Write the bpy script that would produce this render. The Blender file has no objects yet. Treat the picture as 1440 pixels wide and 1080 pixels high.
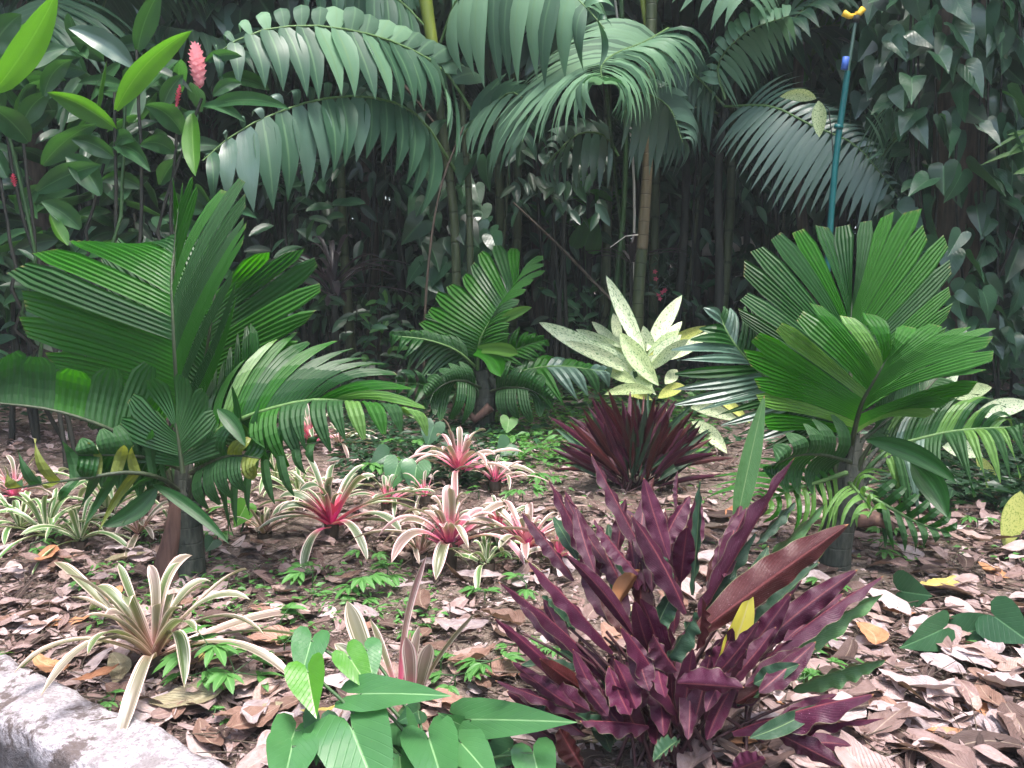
import bpy, math, random
import numpy as np
from mathutils import Vector, Matrix, Quaternion

sc = bpy.context.scene
R = math.radians
random.seed(7)
rng = np.random.default_rng(7)
U = random.uniform

# ------------------------------------------------------------------ camera
H = 1.25
PITCH = 8.75
FPX = 1299.0
cam_d = bpy.data.cameras.new('camera')
cam_d.sensor_width = 36.0
cam_d.lens = 36.0 * FPX / 1440.0
cam_d.clip_start = 0.05
cam_d.clip_end = 600
cam = bpy.data.objects.new('camera', cam_d)
sc.collection.objects.link(cam)
cam.location = (0, 0, H)
cam.rotation_euler = (R(90 - PITCH), 0, 0)
sc.camera = cam

# ------------------------------------------------------------------ sky and sun
SUN_ELEV, SUN_ROT = 74, 150       # degrees; rotation clockwise from +Y
w = bpy.data.worlds.new('World')
sc.world = w
w.use_nodes = True
wn = w.node_tree
sky = wn.nodes.new('ShaderNodeTexSky')
sky.sky_type = 'NISHITA'
sky.sun_disc = False
sky.sun_elevation = R(SUN_ELEV)
sky.sun_rotation = R(SUN_ROT)
sky.air_density = 1.0
sky.dust_density = 4.0
sky.ozone_density = 1.0
bg = wn.nodes['Background']
bg.inputs['Strength'].default_value = 0.15
wn.links.new(sky.outputs['Color'], bg.inputs['Color'])
sun_d = bpy.data.lights.new('sun', 'SUN')
sun_d.energy = 1.3
sun_d.angle = R(14)
sun_d.color = (1.0, 0.975, 0.95)
sun = bpy.data.objects.new('sun', sun_d)
sc.collection.objects.link(sun)
se, sr = R(SUN_ELEV), R(SUN_ROT)
sdir = Vector((math.sin(sr) * math.cos(se), math.cos(sr) * math.cos(se), math.sin(se)))
sun.rotation_euler = sdir.to_track_quat('Z', 'Y').to_euler()
sun.location = sdir * 30

sc.view_settings.view_transform = 'Standard'
sc.view_settings.look = 'None'
sc.view_settings.exposure = 2.35
sc.view_settings.gamma = 1.0
sc.view_settings.use_curve_mapping = False
sc.render.engine = 'CYCLES'
sc.cycles.max_bounces = 6
sc.cycles.diffuse_bounces = 3
sc.cycles.glossy_bounces = 2
sc.cycles.transmission_bounces = 4
sc.cycles.use_denoising = True

# ------------------------------------------------------------------ pixel helpers
_a = R(PITCH)
_F = Vector((0, math.cos(_a), -math.sin(_a)))
_U = Vector((0, math.sin(_a), math.cos(_a)))
CAM = Vector((0, 0, H))
def ray(px, py):
    return _F + Vector((1, 0, 0)) * ((px - 720) / FPX) + _U * (-(py - 540) / FPX)
def P(px, py, d):
    r = ray(px, py)
    return CAM + r * (d / r.y)
def G(px, py, z=0.0):
    r = ray(px, py)
    return CAM + r * ((z - H) / r.z)

# ------------------------------------------------------------------ mesh building
class MB:
    def __init__(s):
        s.v, s.f, s.uv, s.r = [], [], [], []
    def grid(s, rows, rnd=0.5, uvs=None, close=False):
        """rows: list of equal-length lists of points"""
        b = len(s.v)
        n = len(rows[0]); m = len(rows)
        for i, row in enumerate(rows):
            for j, p in enumerate(row):
                s.v.append((p[0], p[1], p[2]))
                s.r.append(rnd)
                if uvs: s.uv.append(uvs[i][j])
                else: s.uv.append((j / max(1, n - 1), i / max(1, m - 1)))
        for i in range(m - 1):
            for j in range(n - 1 if not close else n):
                k = (j + 1) % n
                s.f.append((b + i * n + j, b + i * n + k, b + (i + 1) * n + k, b + (i + 1) * n + j))
    def tube(s, pts, r0, r1, sides=6, rnd=0.5, cap=False, rad=None):
        pts = [Vector(p) for p in pts]
        rows = []
        up = Vector((0.31, 0.2, 0.93)).normalized()
        for i, p in enumerate(pts):
            t = (pts[min(i + 1, len(pts) - 1)] - pts[max(i - 1, 0)])
            if t.length < 1e-9: t = Vector((0, 0, 1))
            t.normalize()
            a = t.cross(up)
            if a.length < 0.05: a = t.cross(Vector((1, 0, 0)))
            a.normalize(); b = t.cross(a)
            k = i / max(1, len(pts) - 1)
            r = rad(k) if rad else r0 + (r1 - r0) * k
            rows.append([p + (a * math.cos(q) + b * math.sin(q)) * r for q in [2 * math.pi * j / sides for j in range(sides)]])
        if cap:
            rows.insert(0, [pts[0]] * sides); rows.append([pts[-1]] * sides)
        s.grid(rows, rnd, close=True)
    def build(s, name, mat, parent=None, smooth=True):
        off = Vector(parent['_o']) if parent is not None and '_o' in parent else Vector((0, 0, 0))
        me = bpy.data.meshes.new(name)
        v = np.array(s.v, dtype=np.float64) - np.array(off)
        me.from_pydata(v.tolist(), [], s.f)
        uvl = me.uv_layers.new(name='UVMap')
        li = np.zeros(len(me.loops), dtype=np.int32)
        me.loops.foreach_get('vertex_index', li)
        uvl.data.foreach_set('uv', np.array(s.uv, dtype=np.float32)[li].ravel())
        at = me.attributes.new('rnd', 'FLOAT', 'POINT')
        at.data.foreach_set('value', np.array(s.r, dtype=np.float32))
        if smooth: me.polygons.foreach_set('use_smooth', [True] * len(me.polygons))
        me.materials.append(mat)
        o = bpy.data.objects.new(name, me)
        sc.collection.objects.link(o)
        if parent is not None:
            o.parent = parent
            o['_o'] = tuple(off)
        return o

def np_leaves(name, c, T, N, L, Wd, mat, parent=None, fold=0.25, droop=0.15):
    """many small folded leaves as one mesh"""
    n = len(c)
    T = T / np.linalg.norm(T, axis=1, keepdims=True)
    S = np.cross(T, N); S /= np.maximum(1e-6, np.linalg.norm(S, axis=1, keepdims=True))
    Nn = np.cross(S, T)
    L = L[:, None]; Wd = Wd[:, None]
    off = np.array(parent['_o']) if parent is not None else np.zeros(3)
    b = c - off
    m = b + T * L * 0.45 - Nn * Wd * fold * 0.5
    l = b + T * L * 0.4 - S * Wd * 0.5 + Nn * Wd * fold * .4
    r = b + T * L * 0.4 + S * Wd * 0.5 + Nn * Wd * fold * .4
    t = b + T * L - Nn * L * droop
    V = np.stack([b, m, t, l, r], axis=1).reshape(-1, 3)
    base = (np.arange(n) * 5)[:, None]
    tri = np.array([[0, 4, 1], [0, 1, 3], [4, 2, 1], [1, 2, 3]]).reshape(1, -1)
    idx = (base + tri).reshape(-1)
    uvt = np.array([(.5, 0), (.5, .5), (.5, 1), (0, .45), (1, .45)], dtype=np.float32)
    me = bpy.data.meshes.new(name)
    me.vertices.add(len(V)); me.vertices.foreach_set('co', V.astype(np.float32).ravel())
    me.loops.add(len(idx)); me.loops.foreach_set('vertex_index', idx.astype(np.int32))
    nt = len(idx) // 3
    me.polygons.add(nt)
    me.polygons.foreach_set('loop_start', np.arange(0, nt * 3, 3, dtype=np.int32))
    me.polygons.foreach_set('loop_total', np.full(nt, 3, dtype=np.int32))
    uvl = me.uv_layers.new(name='UVMap')
    uvl.data.foreach_set('uv', np.tile(uvt, (n, 1))[idx].ravel())
    at = me.attributes.new('rnd', 'FLOAT', 'POINT')
    at.data.foreach_set('value', np.repeat(rng.random(n), 5).astype(np.float32))
    me.update(calc_edges=True); me.validate()
    me.materials.append(mat)
    o = bpy.data.objects.new(name, me); sc.collection.objects.link(o)
    if parent is not None:
        o.parent = parent; o['_o'] = tuple(off)
    return o

def np_curled(name, c, az, L, mat, tilt=.3, var=12):
    """many curled dead leaves joined in one mesh, made from a few leaf shapes"""
    temps = []
    for k in range(var):
        nl, nw = 8, 2
        a = rng.uniform(-.25, .25); cu = rng.uniform(-.2, .7); wd = rng.choice([.14, .22, .34, .42, .5]); fo = rng.uniform(.05, .5); ph = rng.uniform(0, 6)
        vs, uv = [], []
        for i in range(nl + 1):
            t = i / nl
            hw = max(.01, lance(.03 + .97 * t, .45)) * wd * .5
            for j in range(-nw, nw + 1):
                x = j / nw
                vs.append((a * math.sin(3.1 * t) + x * hw, t - .5, .12 * math.sin(3.1 * t) + cu * .35 * (t - .5) ** 2 * 2 + abs(x) * fo * hw + .07 * math.sin(8 * t + ph + x) * abs(x)))
                uv.append((.5 + x * .5, t))
        q = []
        w_ = 2 * nw + 1
        for i in range(nl):
            for j in range(w_ - 1):
                q.append((i * w_ + j, i * w_ + j + 1, (i + 1) * w_ + j + 1, (i + 1) * w_ + j))
        temps.append((np.array(vs), np.array(uv, dtype=np.float32), np.array(q)))
    VV, UU, QQ, RR = [], [], [], []
    base = 0
    pick = rng.integers(0, var, len(c))
    for k in range(var):
        m = np.where(pick == k)[0]
        if len(m) == 0: continue
        vs, uv, q = temps[k]
        n = len(m)
        ca, sa = np.cos(az[m]), np.sin(az[m])
        tx, ty = rng.normal(0, tilt, n), rng.normal(0, tilt, n)
        P_ = vs[None] * L[m][:, None, None]
        x, y, z = P_[..., 0], P_[..., 1], P_[..., 2]
        z = z * (rng.choice([1, 1, -1], n) * rng.uniform(.3, .9, n))[:, None] + x * tx[:, None] + y * ty[:, None]
        X = x * ca[:, None] - y * sa[:, None] + c[m, 0][:, None]; Y_ = x * sa[:, None] + y * ca[:, None] + c[m, 1][:, None]
        Zz = z + c[m, 2][:, None]
        VV.append(np.stack([X, Y_, Zz], -1).reshape(-1, 3)); UU.append(np.tile(uv, (n, 1)))
        QQ.append((q[None] + (np.arange(n) * len(vs))[:, None, None]).reshape(-1, 4) + base)
        RR.append(np.repeat(rng.random(n), len(vs))); base += n * len(vs)
    V = np.concatenate(VV); Q = np.concatenate(QQ); Uv = np.concatenate(UU); Rn = np.concatenate(RR)
    me = bpy.data.meshes.new(name)
    me.vertices.add(len(V)); me.vertices.foreach_set('co', V.astype(np.float32).ravel())
    idx = Q.reshape(-1).astype(np.int32)
    me.loops.add(len(idx)); me.loops.foreach_set('vertex_index', idx)
    me.polygons.add(len(Q)); me.polygons.foreach_set('loop_start', np.arange(0, len(idx), 4, dtype=np.int32)); me.polygons.foreach_set('loop_total', np.full(len(Q), 4, dtype=np.int32))
    uvl = me.uv_layers.new(name='UVMap'); uvl.data.foreach_set('uv', Uv[idx].ravel())
    at = me.attributes.new('rnd', 'FLOAT', 'POINT'); at.data.foreach_set('value', Rn.astype(np.float32))
    me.polygons.foreach_set('use_smooth', np.ones(len(Q), dtype=bool))
    me.update(calc_edges=True); me.validate(); me.materials.append(mat)
    o = bpy.data.objects.new(name, me); sc.collection.objects.link(o); o['kind'] = 'stuff'
    return o

def thing(name, label, cat, loc, group=None):
    o = bpy.data.objects.new(name, None)
    o.empty_display_size = 0.1
    sc.collection.objects.link(o)
    o.location = loc
    o['_o'] = tuple(loc)
    tag(o, label, cat, group)
    return o
def tag(o, label, cat, group=None):
    o['label'] = label; o['category'] = cat
    if group: o['group'] = group
    return o

# ------------------------------------------------------------------ curves
def bez(p0, p1, p2, n):
    out = []
    for i in range(n + 1):
        t = i / n
        out.append(p0 * ((1 - t) ** 2) + p1 * (2 * t * (1 - t)) + p2 * (t * t))
    return out
class Poly:
    """smooth (Catmull-Rom) or straight polyline sampled by arc length"""
    def __init__(s, pts, smooth=True):
        pts = [Vector(p) for p in pts]
        if len(pts) == 1: pts = [pts[0], pts[0] + Vector((1e-4, 0, 0))]
        q = []
        if smooth and len(pts) > 2:
            e = [pts[0] * 2 - pts[1]] + pts + [pts[-1] * 2 - pts[-2]]
            for i in range(1, len(e) - 2):
                for k in range(8):
                    t = k / 8
                    a, b, c, d = e[i - 1], e[i], e[i + 1], e[i + 2]
                    q.append(0.5 * ((2 * b) + (c - a) * t + (2 * a - 5 * b + 4 * c - d) * t * t + (3 * b - a - 3 * c + d) * t ** 3))
            q.append(pts[-1])
        else:
            q = pts
        s.q = q
        s.L = [0]
        for a, b in zip(q, q[1:]): s.L.append(s.L[-1] + (b - a).length)
    def __call__(s, t):
        x = max(0, min(1, t)) * s.L[-1]
        for i in range(len(s.L) - 1):
            if x <= s.L[i + 1] or i == len(s.L) - 2:
                d = s.L[i + 1] - s.L[i]
                return s.q[i].lerp(s.q[i + 1], (x - s.L[i]) / d if d > 0 else 0)

# ------------------------------------------------------------------ materials
class NT:
    def __init__(s, name):
        s.m = bpy.data.materials.new(name); s.m.use_nodes = True
        s.t = s.m.node_tree; s.n = s.t.nodes; s.l = s.t.links
        s.n.clear()
        s.out = s.n.new('ShaderNodeOutputMaterial')
    def node(s, typ, props=None, **inp):
        nd = s.n.new(typ)
        for k, v in (props or {}).items(): setattr(nd, k, v)
        for k, v in inp.items():
            key = int(k[1:]) if k[0] == 'i' and k[1:].isdigit() else k.replace('_', ' ')
            s.put(nd.inputs[key], v)
        return nd
    def put(s, sock, v):
        if isinstance(v, bpy.types.NodeSocket): s.l.new(v, sock)
        elif isinstance(v, (tuple, list)) and sock.type == 'RGBA': sock.default_value = (*v[:3], 1)
        else: sock.default_value = v
    def math(s, op, a, b=0.0, c=None, clamp=False):
        nd = s.node('ShaderNodeMath', {'operation': op, 'use_clamp': clamp}, i0=a, i1=b)
        if c is not None: s.put(nd.inputs[2], c)
        return nd.outputs[0]
    def mix(s, f, a, b, blend='MIX'):
        nd = s.node('ShaderNodeMix', {'data_type': 'RGBA', 'blend_type': blend})
        s.put(nd.inputs[0], f); s.put(nd.inputs[6], a); s.put(nd.inputs[7], b)
        return nd.outputs[2]
    def ramp(s, f, stops, interp='LINEAR'):
        nd = s.n.new('ShaderNodeValToRGB'); nd.color_ramp.interpolation = interp
        e = nd.color_ramp.elements
        while len(e) < len(stops): e.new(0.5)
        for k, (p, c) in enumerate(stops):
            e[k].position = p; e[k].color = (*c[:3], 1)
        s.put(nd.inputs[0], f); return nd.outputs[0]
    def rmap(s, f, a, b, c=0.0, d=1.0, smooth=False):
        nd = s.node('ShaderNodeMapRange', {'interpolation_type': 'SMOOTHSTEP' if smooth else 'LINEAR'}, i0=f, i1=a, i2=b, i3=c, i4=d)
        return nd.outputs[0]
    def noise(s, vec, scale, detail=3, rough=0.55, col=False, dist=0.0):
        nd = s.node('ShaderNodeTexNoise', None, Scale=scale, Detail=detail, Roughness=rough, Distortion=dist)
        if vec is not None: s.put(nd.inputs['Vector'], vec)
        return nd.outputs['Color' if col else 'Fac']
    def uv(s):
        nd = s.n.new('ShaderNodeUVMap'); nd.uv_map = 'UVMap'
        sp = s.node('ShaderNodeSeparateXYZ', None, Vector=nd.outputs[0])
        return nd.outputs[0], sp.outputs[0], sp.outputs[1]
    def rnd(s):
        nd = s.n.new('ShaderNodeAttribute'); nd.attribute_name = 'rnd'
        return nd.outputs['Fac']
    def pos(s):
        return s.n.new('ShaderNodeNewGeometry').outputs['Position']
    def back(s):
        return s.n.new('ShaderNodeNewGeometry').outputs['Backfacing']
    def scalev(s, v, sx, sy, sz=1.0):
        nd = s.node('ShaderNodeVectorMath', {'operation': 'MULTIPLY'}); s.put(nd.inputs[0], v)
        nd.inputs[1].default_value = (sx, sy, sz); return nd.outputs[0]
    def addv(s, v, w):
        nd = s.node('ShaderNodeVectorMath', {'operation': 'ADD'}); s.put(nd.inputs[0], v); s.put(nd.inputs[1], w)
        return nd.outputs[0]
    def bump(s, h, strength=0.3, dist=0.01):
        return s.node('ShaderNodeBump', None, Strength=strength, Distance=dist, Height=h).outputs[0]
    def finish(s, col, rough=0.45, spec=0.5, trans=None, tf=0.3, normal=None):
        b = s.node('ShaderNodeBsdfPrincipled', None, Base_Color=col, Roughness=rough)
        s.put(b.inputs['Specular IOR Level'], spec)
        if normal is not None: s.put(b.inputs['Normal'], normal)
        o = b.outputs[0]
        if trans is not None:
            t = s.node('ShaderNodeBsdfTranslucent', None, Color=trans)
            mx = s.node('ShaderNodeMixShader')
            s.put(mx.inputs[0], tf); s.l.new(o, mx.inputs[1]); s.l.new(t.outputs[0], mx.inputs[2])
            o = mx.outputs[0]
        s.l.new(o, s.out.inputs['Surface'])
        return s.m

def leaf_mat(name, dark, light, trans, tf=0.3, rough=0.4, spec=0.5, streak=30, midrib=None, rib_w=.03, patch=None, sidevein=0, tipdry=0.0, ribs=0):
    n = NT(name); uv, u, v = n.uv(); r = n.rnd()
    off = n.node('ShaderNodeCombineXYZ', None, X=n.math('MULTIPLY', r, 37.0), Y=n.math('MULTIPLY', r, 91.0)).outputs[0]
    p = n.addv(n.scalev(uv, streak, 2.0), off)
    f = n.noise(p, 1.0, 3)
    f2 = n.noise(n.addv(n.scalev(uv, 2.5, 4), off), 1.0, 2)
    k = n.math('ADD', n.math('MULTIPLY', f, .55), n.math('MULTIPLY', r, .35))
    k = n.math('ADD', k, n.math('MULTIPLY', n.math('SUBTRACT', f2, .5), .5), clamp=True)
    col = n.mix(k, dark, light)
    au = n.math('ABSOLUTE', n.math('SUBTRACT', u, 0.5))
    if sidevein:
        ph = n.math('SUBTRACT', n.math('MULTIPLY', v, sidevein), n.math('MULTIPLY', au, sidevein * .9))
        sv = n.math('PINGPONG', ph, 0.5)
        sv = n.rmap(sv, 0.0, 0.09, 1.0, 0.0)
        col = n.mix(n.math('MULTIPLY', sv, .06), col, [min(1, c * 2.0 + .02) for c in light])
    if ribs:
        rb = n.math('PINGPONG', n.math('MULTIPLY', u, float(ribs)), .5)
        col = n.mix(n.rmap(rb, 0, .16, .55, 0), col, [c * .45 for c in dark])
        col = n.mix(n.rmap(rb, .40, .5, 0, .35), col, [min(1, c * 1.7 + .02) for c in light])
    if midrib:
        col = n.mix(n.rmap(au, rib_w * .5, rib_w, .85, 0, True), col, midrib)
    if tipdry:
        sp = n.noise(n.addv(n.scalev(uv, 3, 9), off), 2.0, 4)
        e = n.rmap(n.math('ADD', v, n.math('MULTIPLY', sp, .25)), 1.2 - tipdry, 1.2, 0, 1)
        col = n.mix(e, col, (.30, .22, .10))
    # small blemishes
    bl = n.rmap(n.noise(n.addv(n.scalev(uv, 9, 22), off), 1.0, 3), .70, .76, 0, .5)
    col = n.mix(bl, col, (.13, .12, .04))
    bk = n.back()
    col = n.mix(n.math('MULTIPLY', bk, .35), col, [c * .9 + .02 for c in light])
    hb = n.noise(p, 1.0, 2)
    if sidevein:
        hb = n.math('ADD', n.math('MULTIPLY', hb, .5), n.math('MULTIPLY', sv, -.5))
        hb = n.math('ADD', hb, n.math('MULTIPLY', f2, 1.2))
        col = n.mix(n.rmap(f2, .4, .8, 0, .4), col, [c * .6 for c in dark])
    nb = n.bump(hb, .3 if sidevein else .25, .006)
    rr = n.math('ADD', rough, n.math('MULTIPLY', bk, .2))
    return n.finish(col, rr, spec, n.mix(n.math('MULTIPLY', f, .6), trans, [c * .6 for c in trans]), tf, nb)

M = {}
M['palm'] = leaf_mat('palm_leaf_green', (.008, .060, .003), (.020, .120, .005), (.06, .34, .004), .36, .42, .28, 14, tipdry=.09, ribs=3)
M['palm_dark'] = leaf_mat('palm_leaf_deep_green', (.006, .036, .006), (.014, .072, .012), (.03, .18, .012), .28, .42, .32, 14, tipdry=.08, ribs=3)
M['palm_light'] = leaf_mat('palm_leaf_light_green', (.045, .13, .02), (.10, .22, .04), (.18, .42, .05), .35, .4, .5, 14, tipdry=.10, ribs=3)
M['palm_yellow'] = leaf_mat('palm_leaf_olive', (.07, .11, .015), (.14, .17, .02), (.25, .30, .03), .35, .45, .4, 14, tipdry=.15, ribs=3)
M['palm_back'] = leaf_mat('feather_palm_leaf', (.018, .058, .032), (.042, .108, .058), (.07, .22, .07), .25, .46, .45, 8, midrib=(.08, .17, .08), rib_w=.06)
M['palm_pale'] = leaf_mat('haze_paled_palm_leaf', (.080, .180, .100), (.155, .285, .165), (.20, .42, .20), .35, .48, .45, 8, midrib=(.12, .22, .1), rib_w=.06)  # colour lifted to carry the milky haze over the upper fronds
M['palm_silver'] = leaf_mat('sky_sheen_palm_leaf', (.045, .10, .07), (.10, .17, .125), (.12, .24, .12), .25, .30, .65, 8)  # greyed and lightened to stand for sky sheen on glossy leaf tops
M['ginger'] = leaf_mat('ginger_leaf', (.016, .062, .022), (.038, .115, .038), (.08, .27, .035), .3, .36, .55, 4, midrib=(.10, .22, .08), rib_w=.035, sidevein=26)
M['ginger_bright'] = leaf_mat('young_ginger_leaf', (.030, .11, .010), (.060, .18, .018), (.14, .42, .02), .4, .38, .5, 4, midrib=(.16, .30, .08), rib_w=.035, sidevein=26)
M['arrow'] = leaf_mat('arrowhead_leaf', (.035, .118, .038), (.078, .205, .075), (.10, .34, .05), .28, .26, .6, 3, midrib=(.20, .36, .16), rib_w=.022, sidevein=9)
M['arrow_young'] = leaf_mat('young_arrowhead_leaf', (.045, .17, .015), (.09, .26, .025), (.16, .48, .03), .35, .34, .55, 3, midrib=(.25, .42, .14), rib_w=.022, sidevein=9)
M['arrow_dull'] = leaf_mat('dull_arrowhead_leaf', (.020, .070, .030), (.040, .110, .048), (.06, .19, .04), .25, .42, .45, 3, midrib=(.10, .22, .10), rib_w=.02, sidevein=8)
M['vine'] = leaf_mat('vine_leaf', (.016, .055, .026), (.042, .110, .052), (.07, .21, .05), .25, .30, .65, 3, midrib=(.06, .14, .06), rib_w=.025, sidevein=7)
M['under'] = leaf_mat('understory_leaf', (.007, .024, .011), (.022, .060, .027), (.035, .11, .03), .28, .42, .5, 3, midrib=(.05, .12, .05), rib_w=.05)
M['seedling'] = leaf_mat('seedling_leaf', (.050, .155, .035), (.095, .24, .060), (.15, .40, .06), .35, .45, .4, 3, midrib=(.18, .36, .12), rib_w=.05)
M['cordyline'] = leaf_mat('dark_strap_leaf', (.022, .020, .022), (.050, .040, .045), (.06, .04, .05), .2, .4, .5, 10)
M['yellow'] = leaf_mat('yellowing_leaf', (.32, .30, .03), (.45, .40, .06), (.45, .42, .05), .35, .45, .4, 6, midrib=(.4, .35, .15), rib_w=.04, sidevein=14)
M['pink'] = leaf_mat('pink_bract', (.82, .30, .36), (.92, .52, .55), (.9, .4, .45), .4, .45, .4, 6)
M['pink_dark'] = leaf_mat('deep_pink_bract', (.50, .05, .10), (.62, .10, .16), (.7, .1, .15), .25, .45, .4, 6)
M['orange'] = leaf_mat('dry_orange_leaf', (.22, .085, .03), (.30, .13, .05), (.3, .12, .03), .2, .55, .3, 10)

def litter_mat(name, stops, rough=.6):
    n = NT(name); uv, u, v = n.uv(); r = n.rnd()
    c = n.ramp(r, [(p, (q[0] * 1.03, q[1] * .97, q[2] * 1.02)) for p, q in stops])
    off = n.node('ShaderNodeCombineXYZ', None, X=n.math('MULTIPLY', r, 71.0), Y=n.math('MULTIPLY', r, 33.0)).outputs[0]
    f = n.noise(n.addv(n.scalev(uv, 5, 8), off), 1.0, 4)
    c = n.mix(n.rmap(f, .35, .75, 0, .55), c, n.mix(1, c, (.55, .42, .36), 'MULTIPLY'))
    sp = n.noise(n.addv(n.scalev(uv, 14, 24), off), 1.0, 2)
    c = n.mix(n.rmap(sp, .66, .72, 0, .6), c, (.07, .05, .04))
    au = n.math('ABSOLUTE', n.math('SUBTRACT', u, .5))
    c = n.mix(n.rmap(au, .015, .035, .6, 0, True), c, n.mix(.5, c, (.6, .5, .38)))
    ph = n.math('SUBTRACT', n.math('MULTIPLY', v, 14.), n.math('MULTIPLY', au, 11.))
    sv = n.rmap(n.math('PINGPONG', ph, .5), 0, .12, 1, 0)
    c = n.mix(n.math('MULTIPLY', sv, .18), c, n.mix(.5, c, (.7, .6, .5)))
    f3 = n.noise(n.addv(n.scalev(uv, 2, 3), off), 1.0, 3)
    c = n.mix(n.rmap(f3, .45, .7, 0, .5), c, n.mix(1, c, (.45, .33, .28), 'MULTIPLY'))
    nb = n.bump(n.math('ADD', n.math('MULTIPLY', sv, .5), f), .7, .008)
    return n.finish(c, rough, .35, n.mix(.5, c, (.4, .25, .12)), .15, nb)
M['lit_tan'] = litter_mat('dry_tan_leaf', [(0, (.30, .225, .19)), (.5, (.40, .315, .27)), (1, (.48, .385, .33))])
M['lit_grey'] = litter_mat('dry_grey_leaf', [(0, (.27, .235, .23)), (.5, (.38, .34, .335)), (1, (.50, .455, .45))])
M['lit_brown'] = litter_mat('dry_brown_leaf', [(0, (.13, .085, .065)), (.5, (.24, .155, .115)), (1, (.34, .21, .15))])
M['lit_orange'] = litter_mat('dry_orange_fallen_leaf', [(0, (.42, .20, .10)), (1, (.55, .30, .14))])
M['lit_yellow'] = litter_mat('yellow_fallen_leaf', [(0, (.52, .46, .12)), (1, (.60, .54, .20))])
M['lit_olive'] = litter_mat('olive_fallen_leaf', [(0, (.26, .25, .15)), (1, (.36, .35, .22))])
M['debris'] = litter_mat('leaf_debris', [(0, (.045, .030, .026)), (.22, (.12, .082, .070)), (.42, (.24, .175, .155)), (.60, (.40, .325, .305)), (.72, (.22, .15, .13)), (.86, (.46, .39, .37)), (1, (.60, .535, .51))], .7)

def brom_mat(name, green, pinkc, pink_amt, cream, flush=(.5, .30, .30), fl_amt=.3):
    n = NT(name); uv, u, v = n.uv(); r = n.rnd()
    off = n.node('ShaderNodeCombineXYZ', None, X=n.math('MULTIPLY', r, 37.0), Y=n.math('MULTIPLY', r, 53.0)).outputs[0]
    f = n.noise(n.addv(n.scalev(uv, 22, 1.2), off), 1.0, 3)
    g = n.mix(f, green, [c * 1.7 + .02 for c in green])
    g = n.mix(n.math('MULTIPLY', n.math('MULTIPLY', r, fl_amt), n.rmap(v, .2, .8, .4, 1)), g, flush)
    au = n.math('ADD', n.math('ABSOLUTE', n.math('SUBTRACT', u, .5)), n.math('MULTIPLY', n.math('SUBTRACT', f, .5), .07))
    c = n.mix(n.rmap(au, .36, .39, 0, 1, True), g, cream)
    # fine line inside the margin
    line = n.math('MULTIPLY', n.rmap(au, .25, .27, 0, 1, True), n.rmap(au, .285, .305, 1, 0, True))
    c = n.mix(n.math('MULTIPLY', line, .6), c, cream)
    edge = n.rmap(au, .455, .48, 0, .55, True)
    c = n.mix(n.math('MULTIPLY', edge, min(1, pink_amt + .25)), c, pinkc)
    pk = n.math('MULTIPLY', n.rmap(n.math('ADD', v, n.math('MULTIPLY', f, .2)), .06, .62, 1, 0, True), pink_amt)
    c = n.mix(pk, c, pinkc)
    tip = n.rmap(v, .96, 1.0, 0, .8)
    c = n.mix(tip, c, (.28, .20, .13))
    return n.finish(c, .36, .5, n.mix(.4, c, (.4, .5, .1)), .22, n.bump(f, .2, .003))
CREAM = (.70, .64, .46)
M['brom_pale'] = brom_mat('variegated_leaf_rosy_grey', (.05, .085, .025), (.50, .10, .15), .4, (.60, .53, .44), (.25, .15, .16), .9)
M['brom_green'] = brom_mat('variegated_leaf_green', (.040, .11, .025), (.45, .2, .2), .06, (.68, .66, .48), (.4, .3, .2), .12)
M['brom_pink'] = brom_mat('variegated_leaf_pink_heart', (.035, .09, .03), (.72, .02, .22), .95, (.70, .67, .55), (.22, .12, .15), .3)
M['brom_rose'] = brom_mat('variegated_leaf_rose', (.09, .10, .05), (.72, .08, .25), .95, (.70, .62, .56), (.36, .14, .20), .8)

def dieff_mat(name, base, green, lo, hi):
    n = NT(name); uv, u, v = n.uv(); r = n.rnd()
    off = n.node('ShaderNodeCombineXYZ', None, X=n.math('MULTIPLY', r, 17.0), Y=n.math('MULTIPLY', r, 29.0)).outputs[0]
    p = n.addv(n.scalev(uv, 12, 26), off)
    f = n.noise(p, 1.0, 4, .7, dist=.6)
    sp = n.rmap(f, lo, hi, 0, 1)
    c = n.mix(sp, base, green)
    au = n.math('ABSOLUTE', n.math('SUBTRACT', u, .5))
    f2 = n.noise(n.addv(n.scalev(uv, 4, 7), off), 1.0, 2)
    c = n.mix(n.rmap(n.math('ADD', au, n.math('MULTIPLY', f2, .1)), .50, .56, 0, .85), c, green)
    return n.finish(c, .36, .55, n.mix(.5, c, (.45, .6, .15)), .25)
M['dieff'] = dieff_mat('cream_speckled_leaf', (.74, .80, .52), (.07, .22, .05), .535, .60)
M['dieff_green'] = dieff_mat('speckled_green_leaf', (.52, .60, .30), (.08, .20, .06), .53, .59)
M['dieff_yellow'] = dieff_mat('speckled_yellow_leaf', (.58, .60, .18), (.22, .32, .05), .52, .60)

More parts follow.
